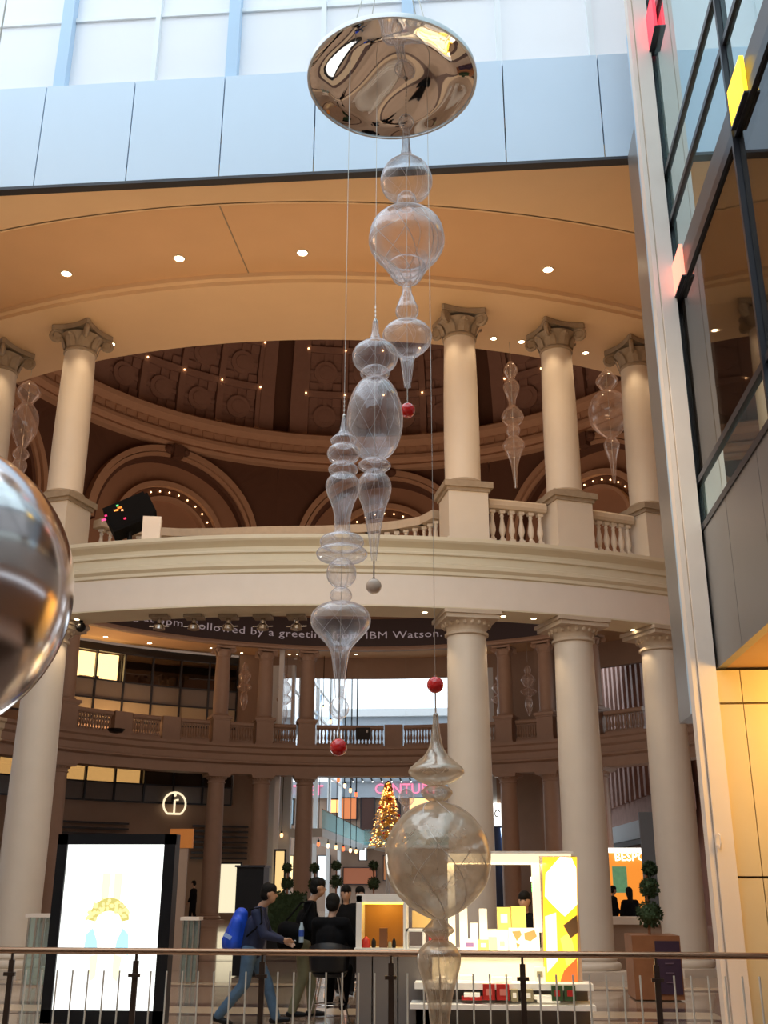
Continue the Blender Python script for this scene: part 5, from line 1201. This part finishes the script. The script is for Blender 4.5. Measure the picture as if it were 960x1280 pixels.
t = thing('backpack', 'bright blue drawstring backpack on the striding man', 'backpack', bagp)
mb = MB(); capsules(mb, [(bagp+Vector((.03, 0, .14)), bagp+Vector((-.05, 0, -.2)), .10, .17), (bagp+Vector((0, -.1, .05)), bagp+Vector((-.05, -.1, -.2)), .08, .11)]); fused(mb, 'bag', M['bluebag'], t, .016, 3)
MB().tube([j1['shR']+Vector((-.09, -.03, .04)), j1['shR']+Vector((.06, -.06, .07)), j1['shR']+Vector((.09, -.09, -.12)), bagp+Vector((.16, -.2, -.12))], .012, 6).build('strap', M['blackc'], t)
MB().obox(bagp+Vector((-.09, -.205, -.12)), .10, .012, .05, ry=.5).build('print', mat('bag_print', (.35, .5, .9), .5), t)
# second man in black with olive trousers and a black shoulder bag
Y2 = 15.8; X2 = atY(382, 1190, Y2).x
J = dict(head=(.16, 0, 1.68), neck=(.07, 0, 1.52), chest=(.02, 0, 1.27), pelvis=(-.03, 0, .97), shL=(.04, -.2, 1.44), shR=(.04, .2, 1.44), elL=(.13, -.26, 1.16), haL=(.33, -.18, 1.15), elR=(.10, .27, 1.15), haR=(.30, .22, 1.05),
         hipL=(-.03, -.1, .95), knL=(.08, -.1, .52), anL=(.10, -.1, .09), hipR=(-.03, .1, .95), knR=(-.02, .1, .52), anR=(-.16, .1, .10))
t2, j2 = person('man in a black jacket and olive trousers walking behind', (X2, Y2, 0), J, (1, .1), M['blackc'], M['khaki'])
c = atY(362, 1168, Y2-.35); t = thing('shoulder_bag', 'black shoulder bag with silver fittings carried between the two men', 'bag', c)
mb = MB(); capsules(mb, [(c+Vector((-.05, 0, .05)), c+Vector((.08, 0, .02)), .13, .13), (c+Vector((-.05, 0, -.1)), c+Vector((.08, 0, -.1)), .13, .12)]); fused(mb, 'bag', M['blackc'], t, .018, 3)
for k in range(3): MB().sphere(c+Vector((-.1+.1*k, -.13, -.02-.03*k)), .016, 8, 6).build('buckle', M['steel'], t)
MB().tube([c+Vector((-.1, 0, .12)), j2['shR']+Vector((-.1, -.06, .05)), j2['shR']+Vector((.06, -.08, .05)), c+Vector((.12, -.02, .1))], .014, 6).build('strap', M['blackc'], t)
b = c+Vector((.18, -.1, .03)); t = thing('water_bottle', 'clear bottle with blue label at the shoulder bag', 'bottle', b)
MB().lathe([(.001, -.13), (.033, -.13), (.035, .05), (.02, .1), (.018, .13), (.001, .13)], b, 14).build('bottle', mat('bottle_clear', (.5, .62, .7), .15), t, True); MB().lathe([(.037, -.05), (.037, .03)], b, 14).build('label', mat('label_blue', (.05, .12, .5), .4), t)
ph_ = j2['haR']; 
# seated person in black on a bar chair
YS = 15.0; XS = atY(412, 1215, YS).x
J = dict(head=(.10, 0, 1.47), neck=(.04, 0, 1.32), chest=(.02, 0, 1.08), pelvis=(-.02, 0, .76), shL=(.02, -.2, 1.24), shR=(.02, .2, 1.24), elL=(.14, -.26, 1.0), haL=(.34, -.16, 1.08), elR=(.14, .26, 1.0), haR=(.36, .14, 1.10),
         hipL=(.0, -.1, .72), knL=(.36, -.12, .66), anL=(.24, -.1, .26), hipR=(.0, .1, .72), knR=(.36, .12, .66), anR=(.26, .1, .24))
t3, j3 = person('person in black seated on a bar chair, back to the railing', (XS, YS, 0), J, (.25, 1), M['blackc'], M['blackc'])
t = thing('bar_chair', 'black moulded bar chair with thin splayed metal legs', 'chair', (XS, YS, 0))
mb = MB(); vs = []; fs = []
for i in range(9):
    a = PI*(.10+.80*i/8)+PI
    for k, (rr_, z_) in enumerate(((.20, .60), (.27, .66), (.285, .80), (.28, .95))): vs.append((XS+rr_*math.cos(a), YS+.0+rr_*math.sin(a)*.9, z_+(0 if k < 3 else .06*math.sin(PI*i/8))))
for i in range(8):
    for k in range(3): fs.append((i*4+k, i*4+k+1, i*4+k+5, i*4+k+4))
mb.add(vs, fs); o = mb.build('backrest', M['black'], t, True); sm_ = o.modifiers.new('t', 'SOLIDIFY'); sm_.thickness = .02
MB().lathe([(.001, .58), (.2, .58), (.235, .62), (.2, .645), (.001, .65)], (XS, YS, 0), 20).build('seat', M['black'], t, True)
for sx in (-1, 1):
    for sy in (-1, 1): MB().tube([(XS+.12*sx, YS+.12*sy, .6), (XS+.24*sx, YS+.24*sy, .01)], .011, 8).build('leg', M['steel'], t)
MB().tube([(XS+.19*math.cos(k*PI/8), YS+.19*math.sin(k*PI/8), .25) for k in range(17)], .008, 6).build('footrest', M['steel'], t)
# smaller figures
def standing(label, px, Y, face, top, leg, h=1, female=False, hl=0, zoff=0, grp=None, rev=False):
    x_ = atY(px, 1150, Y).x
    J = dict(head=(.03, 0, 1.62*h), neck=(0, 0, 1.46*h), chest=(0, 0, 1.21*h), pelvis=(0, 0, .92*h), shL=(0, -.18, 1.37*h), shR=(0, .18, 1.37*h), elL=(.02, -.25, 1.1*h), haL=(.14, -.22, .92*h), elR=(.02, .25, 1.1*h), haR=(.14, .2, .95*h), hipL=(0, -.1, .9*h), knL=(.06, -.1, .5*h), anL=(.08, -.1, .09), hipR=(0, .1, .9*h), knR=(-.03, .1, .5*h), anR=(-.18, .1, .1))
    return person(label, (x_, Y, 0), J, face, top, leg, hairlen=hl, vox=.026, female=female, group=grp)
standing('distant person in black walking at left behind the far column', 240, 50, (-1, .2), M['blackc'], M['blackc'], 1.12)
standing('dark haired woman standing beyond the seated person', 432, 19.0, (.2, -1), M['blackc'], M['blackc'], .98, True, .2)
standing('person in dark coat standing left of the lit niche', 450, 21.5, (-.4, -1), M['blackc'], M['blackc'], .97)
standing('kiosk seller in black seen through the lit portal', 657, 16.3, (-.3, -1), M['blackc'], M['blackc'], .93)
standing('woman with long dark hair in front of the orange shopfront', 789, 30, (-.4, 1), M['blackc'], M['blackc'], .97, True, .28)
standing('dark figure at the left end of the orange shopfront', 768, 36, (1, .2), M['blackc'], M['blackc'], 1.0)
